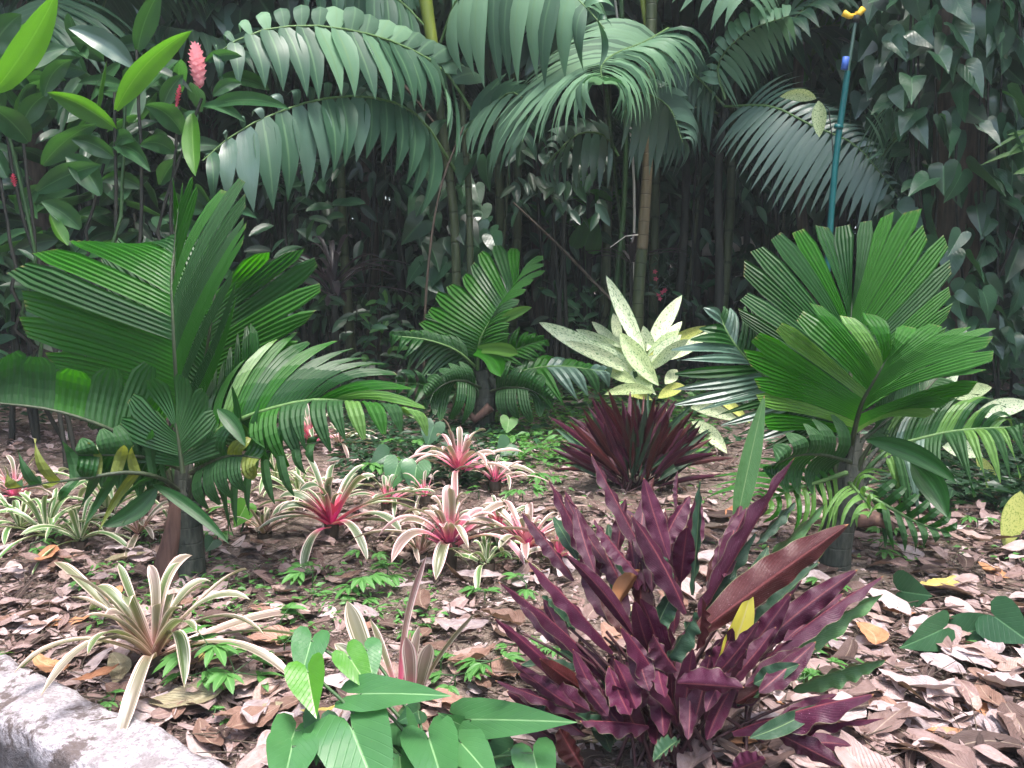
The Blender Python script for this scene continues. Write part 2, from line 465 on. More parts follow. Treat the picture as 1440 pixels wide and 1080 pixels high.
def cal_mat(name, under, under2, top, top2):
    n = NT(name); uv, u, v = n.uv(); r = n.rnd()
    off = n.node('ShaderNodeCombineXYZ', None, X=n.math('MULTIPLY', r, 37.0), Y=n.math('MULTIPLY', r, 53.0)).outputs[0]
    f = n.noise(n.addv(n.scalev(uv, 5, 14), off), 1.0, 4)
    au = n.math('ABSOLUTE', n.math('SUBTRACT', u, .5))
    ph = n.math('SUBTRACT', n.math('MULTIPLY', v, 24.), n.math('MULTIPLY', au, 14.))
    sv = n.rmap(n.math('PINGPONG', ph, .5), 0, .25, 1, 0)
    k = n.math('ADD', n.math('MULTIPLY', f, .6), n.math('MULTIPLY', r, .4), clamp=True)
    cu = n.mix(k, under, under2)
    cu = n.mix(n.math('MULTIPLY', sv, .05), cu, (.30, .10, .14))
    spk = n.rmap(n.noise(n.addv(n.scalev(uv, 40, 120), off), 1.0, 1), .70, .74, 0, .55)
    cu = n.mix(spk, cu, (.45, .25, .35))
    cu = n.mix(n.rmap(au, .02, .04, .5, 0, True), cu, (.22, .06, .06))
    ct = n.mix(k, top, top2)
    ct = n.mix(n.math('MULTIPLY', sv, .2), ct, [c * 1.6 for c in top2])
    ct = n.mix(n.rmap(au, .015, .03, .6, 0, True), ct, (.16, .24, .10))
    c = n.mix(n.back(), ct, cu)
    c = n.mix(n.rmap(au, .478, .492, 0, .45, True), c, (.20, .22, .10))
    c = n.mix(n.rmap(v, .975, .995, 0, .9), c, (.35, .17, .07))
    nb = n.bump(n.math('ADD', n.math('MULTIPLY', sv, .15), f), .45, .006)
    return n.finish(c, .48, .32, (.10, .015, .035), .12, nb)
M['cal'] = cal_mat('purple_backed_leaf', (.017, .003, .009), (.070, .008, .032), (.010, .036, .018), (.024, .062, .032))
M['cal_red'] = cal_mat('maroon_backed_leaf', (.028, .005, .006), (.060, .011, .010), (.016, .052, .028), (.034, .085, .046))
M['cal_green'] = cal_mat('long_green_leaf', (.03, .075, .03), (.055, .11, .045), (.035, .10, .03), (.065, .15, .05))

def bark_mat(name, a, b, sx=8, sz=30, rough=.8, rings=0, rw=.7):
    n = NT(name); p = n.pos(); uv, u, v = n.uv()
    f = n.noise(n.scalev(p, sz, sz, sx), 1.0, 5)
    c = n.mix(n.rmap(f, .3, .7), a, b)
    h = f
    if rings:
        rg = n.rmap(n.math('PINGPONG', n.math('ADD', n.math('MULTIPLY', v, rings), n.math('MULTIPLY', f, .1)), .5), 0, .06, 1, 0)
        c = n.mix(n.math('MULTIPLY', rg, rw), c, [x * .4 for x in a])
        h = n.math('SUBTRACT', f, n.math('MULTIPLY', rg, rw))
    return n.finish(c, rough, .3, normal=n.bump(h, .6, .01))
M['trunk_dark'] = bark_mat('dark_palm_trunk', (.016, .022, .017), (.060, .064, .052), 16, 60, rings=8, rw=.3)
M['trunk_brown'] = bark_mat('brown_bark', (.035, .026, .02), (.10, .075, .055), 5, 40)
M['sheath'] = bark_mat('brown_leaf_sheath', (.06, .032, .028), (.15, .085, .065), 3, 50)
M['cane'] = bark_mat('green_cane', (.028, .042, .018), (.075, .09, .04), 5, 30, .5, rings=12)
M['cane_tan'] = bark_mat('tan_cane', (.09, .072, .04), (.18, .14, .08), 4, 30, .6, rings=10)
M['yellow_shaft'] = bark_mat('yellow_green_crownshaft', (.10, .14, .018), (.17, .21, .03), 4, 30, .5)
M['stem_green'] = bark_mat('green_stem', (.018, .048, .015), (.04, .09, .03), 6, 40, .5)
M['stem_dark'] = bark_mat('dark_stem', (.010, .012, .010), (.030, .030, .023), 6, 40, .7)
M['stem_purple'] = bark_mat('maroon_leaf_stalk', (.030, .014, .016), (.075, .030, .034), 6, 60, .5)
M['rachis_dark'] = bark_mat('dark_leaf_rib', (.020, .030, .016), (.045, .06, .03), 6, 40, .5)
M['rachis_green'] = bark_mat('green_leaf_rib', (.06, .12, .035), (.10, .18, .06), 6, 40, .5)
M['teal'] = bark_mat('teal_painted_pipe', (.006, .075, .075), (.012, .12, .115), 4, 30, .4)
M['blue'] = bark_mat('blue_plastic', (.04, .10, .35), (.06, .14, .45), 4, 30, .4)
M['yellow_plastic'] = bark_mat('yellow_plastic', (.70, .42, .03), (.80, .50, .05), 4, 30, .4)
M['white_dry'] = bark_mat('bleached_stalk', (.45, .42, .36), (.62, .58, .50), 4, 30, .6)

def soil_mat():
    n = NT('forest_soil'); p = n.pos()
    a = n.noise(p, 1.3, 4); b = n.noise(p, 14, 6, .65); c3 = n.noise(p, 70, 4, .7)
    c = n.mix(n.rmap(b, .3, .7), (.085, .062, .052), (.20, .155, .135))
    c = n.mix(n.rmap(c3, .5, .75, 0, .7), c, (.40, .32, .27))
    c = n.mix(n.rmap(a, .45, .65, 0, .5), c, (.10, .085, .055))
    vo = n.node('ShaderNodeTexVoronoi', None, Scale=38.0)
    c = n.mix(n.rmap(vo.outputs['Distance'], .0, .25, .55, 0), c, n.mix(.5, (.45, .36, .30), vo.outputs['Color'], 'MULTIPLY'))
    return n.finish(c, .9, .2, normal=n.bump(n.math('ADD', b, n.math('MULTIPLY', c3, .6)), .9, .03))
M['soil'] = soil_mat()
def road_mat():
    n = NT('road_asphalt'); p = n.pos()
    f = n.noise(p, 120, 3, .7); g = n.noise(p, 2, 3)
    c = n.mix(f, (.035, .035, .037), (.085, .083, .085)); c = n.mix(n.math('MULTIPLY', g, .3), c, (.10, .09, .08))
    return n.finish(c, .85, .3, normal=n.bump(f, .6, .006))
M['road'] = road_mat()
def kerb_mat():
    n = NT('weathered_concrete'); p = n.pos()
    a = n.noise(p, 5, 6, .6); b = n.noise(p, 45, 5, .75); d = n.noise(p, 16, 5, .7)
    c = n.mix(n.rmap(b, .35, .65), (.20, .18, .195), (.44, .41, .435))
    c = n.mix(n.rmap(d, .50, .60, 0, .8), c, (.19, .165, .17))
    c = n.mix(n.rmap(n.math('ADD', n.math('MULTIPLY', a, .6), n.math('MULTIPLY', d, .45)), .545, .585, 0, .9), c, (.085, .065, .06))
    c = n.mix(n.rmap(n.noise(p, 110, 4, .75), .52, .60, 0, .7), c, (.14, .12, .125))
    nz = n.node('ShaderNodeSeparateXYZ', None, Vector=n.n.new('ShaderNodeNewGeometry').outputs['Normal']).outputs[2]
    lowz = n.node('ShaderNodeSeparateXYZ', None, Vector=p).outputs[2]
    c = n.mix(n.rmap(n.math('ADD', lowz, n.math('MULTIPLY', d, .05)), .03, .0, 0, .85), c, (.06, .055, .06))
    return n.finish(c, .92, .2, normal=n.bump(n.math('ADD', b, n.math('MULTIPLY', d, -.7)), 1.0, .012))
M['kerb'] = kerb_mat()

# ------------------------------------------------------------------ leaf shapes
def lance(t, peak=.42):
    t = min(max(t, 0), 1)
    x = t / peak * .5 if t < peak else .5 + (t - peak) / (1 - peak) * .5
    return math.sin(math.pi * x) ** .75
def strap(t):
    return min(1, (.62 + .6 * t)) * (1 - max(0, (t - .72) / .28) ** 2.4)
def heart_rows():
    return None

def blade(mb, mid, side, width, prof=lance, fold=.25, wave=0, freq=0, rnd=None, curl=0, ncr=2, w0=0.02):
    """leaf blade along mid (list of points); side = approx width direction"""
    rnd = random.random() if rnd is None else rnd
    n = len(mid) - 1
    rows, uvs = [], []
    ph = U(0, 6.28)
    for i, p in enumerate(mid):
        t = i / n
        T = (mid[min(i + 1, n)] - mid[max(i - 1, 0)]).normalized()
        S = side - T * side.dot(T)
        if S.length < 1e-6: S = T.orthogonal()
        S.normalize()
        N = S.cross(T)
        hw = max(w0 * .5, prof(t)) * width * .5
        row, ur = [], []
        for j in range(-ncr, ncr + 1):
            x = j / ncr
            h = abs(x) * fold * hw + curl * x * x * hw
            if wave: h += wave * width * .5 * min(1, prof(t) * 1.6) * (math.sin(freq * t * 6.283 + ph + (0 if x > 0 else 2.1) + 1.1 * math.sin(5 * t + ph * 3)) * (.65 + .35 * math.sin(9 * t + ph * 2))) * abs(x) ** 2.4
            row.append(p + S * (x * hw) + N * h)
            ur.append((.5 + .5 * x, t))
        rows.append(row); uvs.append(ur)
    mb.grid(rows, rnd, uvs)

def heart(mb, A, T, N, L, W, fold=.25, droop=.2, lobe=1.0, rnd=None, wave=.03):
    """heart or arrowhead leaf attached at A, tip along T, upper side N"""
    rnd = random.random() if rnd is None else rnd
    T = T.normalized(); S = T.cross(N).normalized(); N = S.cross(T).normalized()
    rowsd = [(-.0, .04, -.16 * lobe), (-.0, .20, -.30 * lobe), (0.0, .38, -.26 * lobe), (.03, .49, -.10 * lobe), (.12, .51, .08),
             (.28, .46, .28), (.48, .37, .47), (.68, .24, .67), (.86, .10, .86), (1, .004, 1)]
    ph = U(0, 6)
    def pt(x, y, sgn):
        z = fold * abs(x) * W - droop * L * max(0, y) ** 2 - .10 * L * (min(0, y) ** 2) * 4
        z += wave * L * math.sin(9 * y + ph + sgn) * abs(x) * 2
        return A + S * (sgn * x * W) + T * (y * L) + N * z
    for sgn in (-1, 1):
        rows, uvs = [], []
        for (m, ex, ey) in rowsd:
            r, uu = [], []
            for k in range(4):
                q = k / 3
                x = ex * q; y = m + (ey - m) * q
                r.append(pt(x, y, sgn)); uu.append((.5 + sgn * x, .2 + .8 * y))
            if sgn < 0: r.reverse(); uu.reverse()
            rows.append(r); uvs.append(uu)
        mb.grid(rows, rnd, uvs)

# ------------------------------------------------------------------ palm fronds
def leaflet(mb, a0, a1, b0, b1, bow, folds=1, amp=.25, wid=1.0, point=.5, sep=False, rnd=None, nseg=7, droop=0.0):
    """leaflet between edge a0->a1 and b0->b1 (bases, tips)"""
    rnd = random.random() if rnd is None else rnd
    rows, uvs = [], []
    m = folds * 2
    ka, kb = (U(.86, 1.04), U(.88, 1.04)) if not sep else (1, 1)
    for i in range(nseg + 1):
        v = i / nseg
        va, vb = v * ka, v * kb
        bw = bow * (4 * v * (1 - v))
        dz = Vector((0, 0, -droop * v * v))
        ea = a0.lerp(a1, va) + bw + dz
        eb = b0.lerp(b1, vb) + bw + dz
        c = (ea + eb) * .5
        hv = (eb - ea) * .5
        if sep:
            wf = wid * (lance(.10 + v * .9, .34) ** 1.35)
        else:
            ts = 1 - .16 - .40 * point
            tp = max(0, (v - ts) / (1 - ts))
            wf = wid * (1 - (.35 + .65 * point) * tp ** (2.6 - 1.2 * point))
        T = (a1 - a0 + b1 - b0).normalized()
        N = hv.cross(T)
        if N.length > 1e-9: N.normalize()
        hw = hv.length * wf
        row, ur = [], []
        for j in range(m + 1):
            x = -1 + 2 * j / m
            zig = (1 if j % 2 else 0) * amp * hw / folds * min(1, v * 5 + .15)
            row.append(c + hv * (x * wf) - N * zig)
            ur.append((j / m, v))
        rows.append(row); uvs.append(ur)
    mb.grid(rows, rnd, uvs)

def frond(root, rach, left, right, n, mat, rmat, rw=.010, bow=.04, folds=1, amp=.3, wid=1.0, point=.5, sep=False, t0=.12,
          droop=0.0, joined=False, skip=0.0, jit=.02, smooth_tips=True, tl=None, tr=None, mats=None):
    """one frond: midrib mesh with a leaflet child for each leaflet"""
    Rc = Poly(rach)
    fm = MB()
    fm.tube([Rc(i / 12) for i in range(13)], rw, rw * .35, 6)
    jm = None
    if joined:
        jm = MB()
    f = fm.build('frond', rmat, root)
    for side, tips in ((-1, left), (1, right)):
        if not tips: continue
        Lp = Poly(tips, smooth_tips)
        for i in range(n):
            if skip and random.random() < skip: continue
            u0, u1 = i / n, (i + 1) / n
            ra, rb = (tl if side < 0 else tr) or (t0, 1.0)
            tt0, tt1 = ra + (rb - ra) * u0, ra + (rb - ra) * u1
            a0, b0 = Rc(tt0), Rc(tt1)
            a1, b1 = Lp(u0), Lp(u1)
            j = Vector((U(-1, 1), U(-1, 1), U(-1, 1))) * jit
            if sep:
                # constant-ish width leaflet centred on its slot
                cb, ct = (a0 + b0) * .5, (a1 + b1) * .5 + j
                d = (b0 - a0); d2 = (b1 - a1)
                wv = (d if d.length > d2.length else d2) * .5
                wmax = (ct - cb).length * .16
                if wv.length > wmax: wv = wv.normalized() * wmax
                a0, b0, a1, b1 = cb - wv, cb + wv, ct - wv, ct + wv
            else:
                if random.random() < .3: a1 = a1 + j; b1 = b1 + j
            T = ((a1 + b1) - (a0 + b0)).normalized()
            N = (b0 - a0 + b1 - a1).cross(T)
            N = N.normalized() if N.length > 1e-9 else Vector((0, 0, 1))
            if N.z < 0: N = -N
            lm = jm or MB()
            leaflet(lm, a0, a1, b0, b1, N * bow * (U(.7, 1.3) if sep else U(.9, 1.1)), folds, amp, wid * (U(.93, 1.0) if sep or random.random() < .25 else 1.0), point * U(.7, 1.3), sep, droop=droop * U(.7, 1.3), nseg=6 if not joined else 5)
            if not joined:
                lm.build('leaflet', random.choice(mats) if mats else mat, f, smooth=sep)
    if joined and jm.v:
        o = jm.build('leaflets', mat, f); o['kind'] = 'stuff'
    return f

def pts(d, lst):
    """pixel list -> points; each (x, y) or (x, y, dd) with dd added to depth d"""
    return [P(q[0], q[1], d + (q[2] if len(q) > 2 else 0)) for q in lst]
#%%BODY
# ================================================================== SETTING
kA, kB = G(0, 925, .05), G(335, 1085, .05)
kd = (kB - kA); kd.z = 0; kd.normalize()
kn = Vector((-kd.y, kd.x, 0))           # towards the bed
if kn.y < 0: kn = -kn
k0 = Vector((kA.x, kA.y, 0))
def gh(x, y):
    return .012 * math.sin(3.1 * x + 1.7 * y) + .010 * math.sin(7.3 * x - 5.1 * y + 1)
ps = [-.06, 0] + [0.06 * 1.13 ** i * (i + 1) * .9 for i in range(1, 42)]
ps = [p for p in ps if p < 220]
ss = []
s_ = .07; x_ = 0
while x_ < 200:
    ss.append(x_); x_ += s_; s_ *= 1.06
ss = [-q for q in ss[:0:-1]] + ss
mb = MB()
mb.grid([[k0 + kn * p + kd * (s + 1.2) + Vector((0, 0, gh((k0 + kn * p + kd * s).x, (k0 + kn * p + kd * s).y) if p < 12 else 0)) for s in ss] for p in ps])
soil = mb.build('ground', M['soil']); soil['kind'] = 'structure'
mb = MB()
mb.grid([[k0 + kn * p + kd * s + Vector((0, 0, -.24)) for s in (-150, -20, -5, 0, 5, 20, 150)] for p in (-150, -20, -5, -.1)])
rd = mb.build('road', M['road']); rd['kind'] = 'structure'
# kerb: rounded concrete edging with uneven top
mb = MB()
prof_ = [(-.185, -.26), (-.185, -.08), (-.184, .02), (-.180, .043), (-.166, .053), (-.12, .057), (-.07, .058), (-.01, .056), (.008, .050), (.016, .035), (.018, -.10)]
rows = []
N_ = 420
for i in range(N_ + 1):
    s = -6 + 12 * i / N_
    row = []
    for (p, z) in prof_:
        jx = .006 * math.sin(s * 17 + z * 40) + .004 * math.sin(s * 41 + p * 60) + U(-.002, .002)
        jz = .006 * math.sin(s * 11 + p * 30) + .003 * math.sin(s * 53 + p * 80) + U(-.002, .002)
        row.append(k0 + kn * (p + jx) + kd * s + Vector((0, 0, z + (jz if z > -.2 else 0))))
    rows.append(row[::-1])
mb.grid(rows)
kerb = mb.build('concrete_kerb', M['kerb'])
tag(kerb, 'rough weathered grey concrete kerb along the edge of the planting bed', 'kerb')

# ================================================================== PLEATED DWARF PALMS
def trunk_tube(root, pl, radf, mat, name='trunk', sides=14):
    c = Poly(pl); m = MB()
    m.tube([c(i / 16) for i in range(17)], 0, 0, sides, rad=radf)
    return m.build(name, mat, root)

# ---- left palm
b = G(266, 812); d = b.y
lp = thing('dwarf_palm', 'large dark green pleated palm standing behind the pale bromeliad near the kerb', 'palm', b, 'dwarf pleated palms in the bed')
trunk_tube(lp, [b + Vector((0, 0, -.03)), P(266, 760, d), P(262, 715, d), P(262, 650, d)], lambda k: .064 - .012 * math.sin(k * 3) - (.045 * (k - .6) / .4 if k > .6 else 0), M['trunk_dark'])
m = MB(); m.tube(pts(d, [(238, 815, -.05), (232, 790, -.05), (243, 750, -.04), (252, 700, -.02)]), .045, .03, 8); m.build('sheath', M['sheath'], lp)
m = MB(); m.tube(pts(d, [(263, 750), (257, 680), (256, 590)]), .052, .012, 10); m.build('sheath', M['trunk_dark'], lp)
PG = [M['palm']] * 3 + [M['palm_dark']]
frond(lp, pts(d, [(262, 625), (249, 540, -.06), (243, 440, -.06), (242, 375, 0), (250, 330, .06)]),
      pts(d, [(120, 560, .12), (45, 490, .1), (8, 405, .08), (2, 366, .08), (50, 346, .1), (100, 338, .12), (160, 340, .14), (232, 358, .12)]),
      pts(d, [(336, 430, -.15), (338, 350, -.12), (354, 281, -.06), (340, 262, -.03), (326, 252, 0), (312, 256, .02)]),
      9, M['palm'], M['rachis_dark'], rw=.011, folds=5, amp=.5, point=.06, jit=.02, bow=.03, t0=.10, tr=(.06, .74), mats=PG)
m_ = frond(lp, pts(d, [(246, 400, .0), (246, 340, .03), (252, 290, .05)]), pts(d, [(250, 262, .06), (246, 244, .06)]), pts(d, [(284, 262, .06), (270, 242, .06)]), 2, M['palm'], M['rachis_dark'], rw=.006, folds=3, amp=.7, point=.3, bow=.0, mats=[M['palm']])
frond(lp, pts(d + .22, [(268, 630), (284, 540), (300, 430), (308, 375, .06)]),
      pts(d + .3, [(150, 480), (140, 400), (168, 330), (205, 342), (262, 330), (300, 345)]),
      pts(d + .1, [(350, 625), (400, 540), (432, 470), (455, 425), (468, 355), (410, 352), (345, 358)]),
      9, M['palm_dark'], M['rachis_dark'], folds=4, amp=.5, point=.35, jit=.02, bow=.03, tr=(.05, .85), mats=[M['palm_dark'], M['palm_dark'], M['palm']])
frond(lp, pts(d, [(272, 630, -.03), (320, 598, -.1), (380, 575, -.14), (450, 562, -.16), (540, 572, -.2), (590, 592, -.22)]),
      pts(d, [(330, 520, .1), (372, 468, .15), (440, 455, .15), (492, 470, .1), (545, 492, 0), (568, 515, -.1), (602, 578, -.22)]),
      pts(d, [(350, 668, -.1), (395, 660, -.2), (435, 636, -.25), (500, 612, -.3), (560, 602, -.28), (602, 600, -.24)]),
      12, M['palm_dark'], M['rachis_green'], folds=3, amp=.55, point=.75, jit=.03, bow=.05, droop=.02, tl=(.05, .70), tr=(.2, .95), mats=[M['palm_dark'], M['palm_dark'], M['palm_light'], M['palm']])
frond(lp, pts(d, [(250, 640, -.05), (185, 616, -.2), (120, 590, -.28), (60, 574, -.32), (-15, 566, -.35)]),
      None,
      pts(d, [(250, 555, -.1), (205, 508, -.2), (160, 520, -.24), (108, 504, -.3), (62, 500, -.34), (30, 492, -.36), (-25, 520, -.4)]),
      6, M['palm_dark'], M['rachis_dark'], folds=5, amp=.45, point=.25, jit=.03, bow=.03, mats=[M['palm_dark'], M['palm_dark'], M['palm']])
frond(lp, pts(d, [(250, 690, -.1), (225, 672, -.22), (180, 664, -.3), (120, 672, -.34), (10, 688, -.36)]), 
      pts(d, [(180, 735, -.3), (150, 735, -.32), (135, 760, -.34), (60, 684, -.36), (5, 690, -.36)]),
      pts(d, [(256, 596, -.2), (228, 598, -.3), (204, 602, -.32), (186, 590, -.34), (166, 622, -.36), (30, 612, -.34), (20, 650, -.36), (0, 676, -.36)]),
      9, M['palm_dark'], M['rachis_dark'], folds=1, amp=.3, point=1.1, jit=.04, bow=.03, wid=.6, mats=[M['palm_dark'], M['palm_yellow'], M['palm_dark']])
frond(lp, pts(d, [(270, 672, -.05), (320, 655, -.12), (380, 634, -.2), (450, 622, -.26)]),
      pts(d, [(300, 615, -.1), (330, 560, -.1), (352, 546, -.14), (410, 600, -.2), (465, 618, -.26)]),
      pts(d, [(330, 790, -.1), (318, 760, -.2), (372, 720, -.22), (412, 700, -.24), (440, 660, -.26), (462, 630, -.26)]),
      8, M['palm_dark'], M['rachis_dark'], folds=1, amp=.3, point=.9, jit=.03, wid=.55, bow=.02)
def petioles(root, c0, c1, d, spread, n, r=.011):
    for k in range(n):
        x = spread * (2 * k / (n - 1) - 1)
        m = MB(); m.tube(bez(P(c0[0] + x * .25, c0[1], d + U(-.06, .06)), P(c0[0] + x * .5, (c0[1] + c1[1]) / 2, d + U(-.1, .1)), P(c1[0] + x, c1[1] + abs(x) * .5, d + U(-.15, .15)), 6), r * 1.6, r * .6, 7)
        m.build('leaf_stalk', M[random.choice(['rachis_dark', 'trunk_dark', 'stem_green'])], root)
def single_leaf(root, p0, p2, wpx, d, bowpx=(0, 0), mat='palm_dark', roll=0, prof=lance, fold=.3, wave=0, freq=0, under=False, name='leaf', nseg=10, ncr=2, curl=0, d1=None, lift=0):
    """one leaf from pixel p0 to pixel p2, upper side facing the camera (or underside)"""
    da = d + (p0[2] if len(p0) > 2 else 0); db = (d1 if d1 is not None else d) + (p2[2] if len(p2) > 2 else 0)
    A, B = P(p0[0], p0[1], da), P(p2[0], p2[1], db)
    C = P((p0[0] + p2[0]) / 2 + bowpx[0], (p0[1] + p2[1]) / 2 + bowpx[1], (da + db) / 2 + lift)
    mid = bez(A, C, B, nseg)
    T = (B - A).normalized(); tc = (CAM - C).normalized()
    S = T.cross(tc)
    if under: S = -S
    S = Quaternion(T, R(roll)) @ S
    mb = MB()
    blade(mb, mid, S, wpx * d / FPX, prof, fold, wave, freq, ncr=ncr, curl=curl)
    return mb.build(name, M[mat] if isinstance(mat, str) else mat, root)
single_leaf(lp, (212, 680, -.2), (322, 765, -.3), 17, d, (6, -14), 'palm_dark')
single_leaf(lp, (222, 684, -.2), (142, 740, -.3), 26, d, (10, 16), 'palm_dark')
single_leaf(lp, (305, 575, -.25), (345, 628, -.32), 20, d, (6, -8), 'palm_dark')

frond(lp, pts(d + .1, [(258, 640), (215, 590, .1), (160, 545, .2), (110, 510, .25)]), pts(d + .1, [(190, 650, .1), (150, 620, .15), (110, 590, .2), (80, 560, .25), (75, 520, .28)]), pts(d + .1, [(240, 520, .1), (200, 480, .15), (150, 450, .2), (100, 470, .25), (80, 505, .28)]),
      8, M['palm_dark'], M['rachis_dark'], folds=4, amp=.5, point=.4, jit=.02, bow=.04)
frond(lp, pts(d, [(266, 650), (300, 610, .05), (340, 560, .1), (375, 510, .15)]), pts(d, [(290, 540, .1), (320, 490, .12), (350, 450, .15), (385, 470, .18)]), pts(d, [(330, 660, 0), (370, 630, .05), (400, 590, .1), (415, 540, .15), (395, 490, .18)]),
      8, M['palm_dark'], M['rachis_dark'], folds=4, amp=.5, point=.5, jit=.02, bow=.04)
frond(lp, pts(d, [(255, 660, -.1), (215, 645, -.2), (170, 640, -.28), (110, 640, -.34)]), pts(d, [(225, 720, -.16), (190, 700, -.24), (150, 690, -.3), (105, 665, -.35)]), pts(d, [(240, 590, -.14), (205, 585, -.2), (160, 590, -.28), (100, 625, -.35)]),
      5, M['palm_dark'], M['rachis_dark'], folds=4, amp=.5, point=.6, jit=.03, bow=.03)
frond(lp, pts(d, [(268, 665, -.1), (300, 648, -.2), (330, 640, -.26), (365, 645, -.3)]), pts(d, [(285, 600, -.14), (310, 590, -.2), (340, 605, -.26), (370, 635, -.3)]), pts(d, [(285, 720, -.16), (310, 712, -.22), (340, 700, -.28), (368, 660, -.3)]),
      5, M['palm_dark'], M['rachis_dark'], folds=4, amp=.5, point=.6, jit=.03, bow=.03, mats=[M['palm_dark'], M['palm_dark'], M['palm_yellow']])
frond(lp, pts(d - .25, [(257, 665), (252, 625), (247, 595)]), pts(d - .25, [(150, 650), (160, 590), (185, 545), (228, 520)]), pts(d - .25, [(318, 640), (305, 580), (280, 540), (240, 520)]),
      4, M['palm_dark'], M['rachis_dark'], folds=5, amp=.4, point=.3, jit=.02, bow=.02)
petioles(lp, (262, 720), (258, 625), d, 55, 11)
# ---- middle palm
b = G(678, 612); d = b.y
mp = thing('dwarf_palm', 'smaller pleated palm in the middle, behind the pink bromeliads', 'palm', b, 'dwarf pleated palms in the bed')
trunk_tube(mp, [b + Vector((0, 0, -.03)), P(680, 590, d), P(684, 560, d), P(678, 520, d)], lambda k: .070 - .05 * max(0, k - .5), M['trunk_dark'])
m = MB(); m.tube(pts(d, [(650, 570, -.1), (668, 590, -.1), (690, 572, -.10)]), .02, .035, 8); m.build('sheath', M['sheath'], mp)
m = MB(); m.tube(pts(d, [(715, 585, -.05), (705, 560, -.08), (690, 530, -.05)]), .035, .02, 8); m.build('sheath', M['trunk_dark'], mp)
PM = [M['palm']] * 2 + [M['palm_dark']]
frond(mp, pts(d, [(672, 520), (675, 480, -.08), (692, 448, -.1), (714, 415, -.06), (730, 395, 0)]),
      pts(d, [(560, 470, .1), (585, 452, .1), (605, 436, .1), (617, 410, .12), (632, 398, .12), (648, 378, .12), (672, 350, .15), (708, 343, .15), (732, 344, .12)]),
      pts(d, [(705, 500, -.25), (722, 450, -.25), (735, 418, -.2), (748, 398, -.15), (768, 372, -.05), (766, 353, .05)]),
      10, M['palm'], M['rachis_green'], rw=.012, folds=3, amp=.5, point=.3, jit=.02, mats=PM)
frond(mp, pts(d, [(668, 515), (640, 492, -.12), (600, 478, -.2), (550, 472, -.25)]),
      pts(d, [(590, 560, -.2), (575, 520, -.25), (560, 500, -.3), (545, 474, -.28)]),
      pts(d, [(640, 462, 0), (615, 455, -.05), (590, 460, -.1), (545, 470, -.28)]),
      8, M['palm_dark'], M['rachis_green'], folds=2, amp=.55, point=1.0, jit=.02, droop=.05)
frond(mp, pts(d, [(690, 545), (725, 525, -.15), (780, 515, -.25), (850, 522, -.3)]),
      pts(d, [(720, 500, .1), (765, 486, 0), (800, 500, -.1), (868, 523, -.3)]),
      pts(d, [(745, 552, -.25), (790, 568, -.35), (832, 542, -.35), (865, 530, -.3)]),
      8, M['palm_dark'], M['rachis_green'], folds=2, amp=.55, point=1.0, jit=.02, droop=.05, mats=[M['palm_dark'], M['palm'], M['palm_silver']])
frond(mp, pts(d, [(668, 560), (630, 548, -.1), (590, 540, -.2), (556, 538, -.25)]),
      pts(d, [(630, 590, -.2), (600, 600, -.25), (576, 582, -.3), (556, 545, -.28)]),
      pts(d, [(635, 520, -.05), (600, 528, -.12), (580, 520, -.18), (552, 534, -.25)]),
      7, M['palm_dark'], M['rachis_green'], folds=1, amp=.7, point=1.1, jit=.03, wid=.75)
frond(mp, pts(d, [(684, 520), (710, 500, -.05), (735, 488, -.08), (765, 478, -.1)]),
      pts(d, [(700, 455, 0), (730, 455, -.03), (752, 468, -.06), (772, 472, -.1)]),
      pts(d, [(735, 530, -.15), (750, 515, -.15), (765, 500, -.14), (775, 482, -.1)]),
      6, M['palm'], M['rachis_green'], folds=2, amp=.55, point=1.0, jit=.02)
single_leaf(mp, (670, 494, -.15), (704, 530, -.4), 26, d, (14, -14), 'palm', prof=strap)
single_leaf(mp, (673, 492, -.15), (729, 497, -.45), 18, d, (4, -8), 'palm_light', prof=strap)
single_leaf(mp, (700, 455, -.2), (748, 432, -.3), 14, d, (4, -8), 'palm_light')

frond(mp, pts(d, [(676, 530), (655, 500, .1), (640, 470, .2), (632, 440, .25)]), pts(d, [(620, 520, .1), (600, 490, .15), (590, 450, .2), (610, 430, .25)]), pts(d, [(690, 470, .1), (675, 440, .15), (660, 420, .2), (640, 420, .25)]),
      8, M['palm_dark'], M['rachis_dark'], folds=3, amp=.5, point=.4, jit=.02)
frond(mp, pts(d, [(676, 545, -.1), (650, 535, -.2), (625, 540, -.28), (600, 560, -.32)]), pts(d, [(655, 590, -.2), (630, 595, -.26), (605, 590, -.3), (595, 570, -.32)]), pts(d, [(655, 505, -.15), (630, 510, -.2), (605, 525, -.28), (592, 550, -.32)]),
      5, M['palm_dark'], M['rachis_dark'], folds=4, amp=.5, point=.6, jit=.02)
frond(mp, pts(d, [(690, 550, -.1), (715, 545, -.2), (745, 548, -.28), (775, 565, -.32)]), pts(d, [(710, 510, -.15), (735, 510, -.2), (765, 525, -.28), (785, 555, -.32)]), pts(d, [(705, 590, -.2), (730, 590, -.26), (760, 590, -.3), (780, 572, -.32)]),
      5, M['palm_dark'], M['rachis_dark'], folds=4, amp=.5, point=.6, jit=.02)
petioles(mp, (682, 575), (682, 510), d, 38, 9)
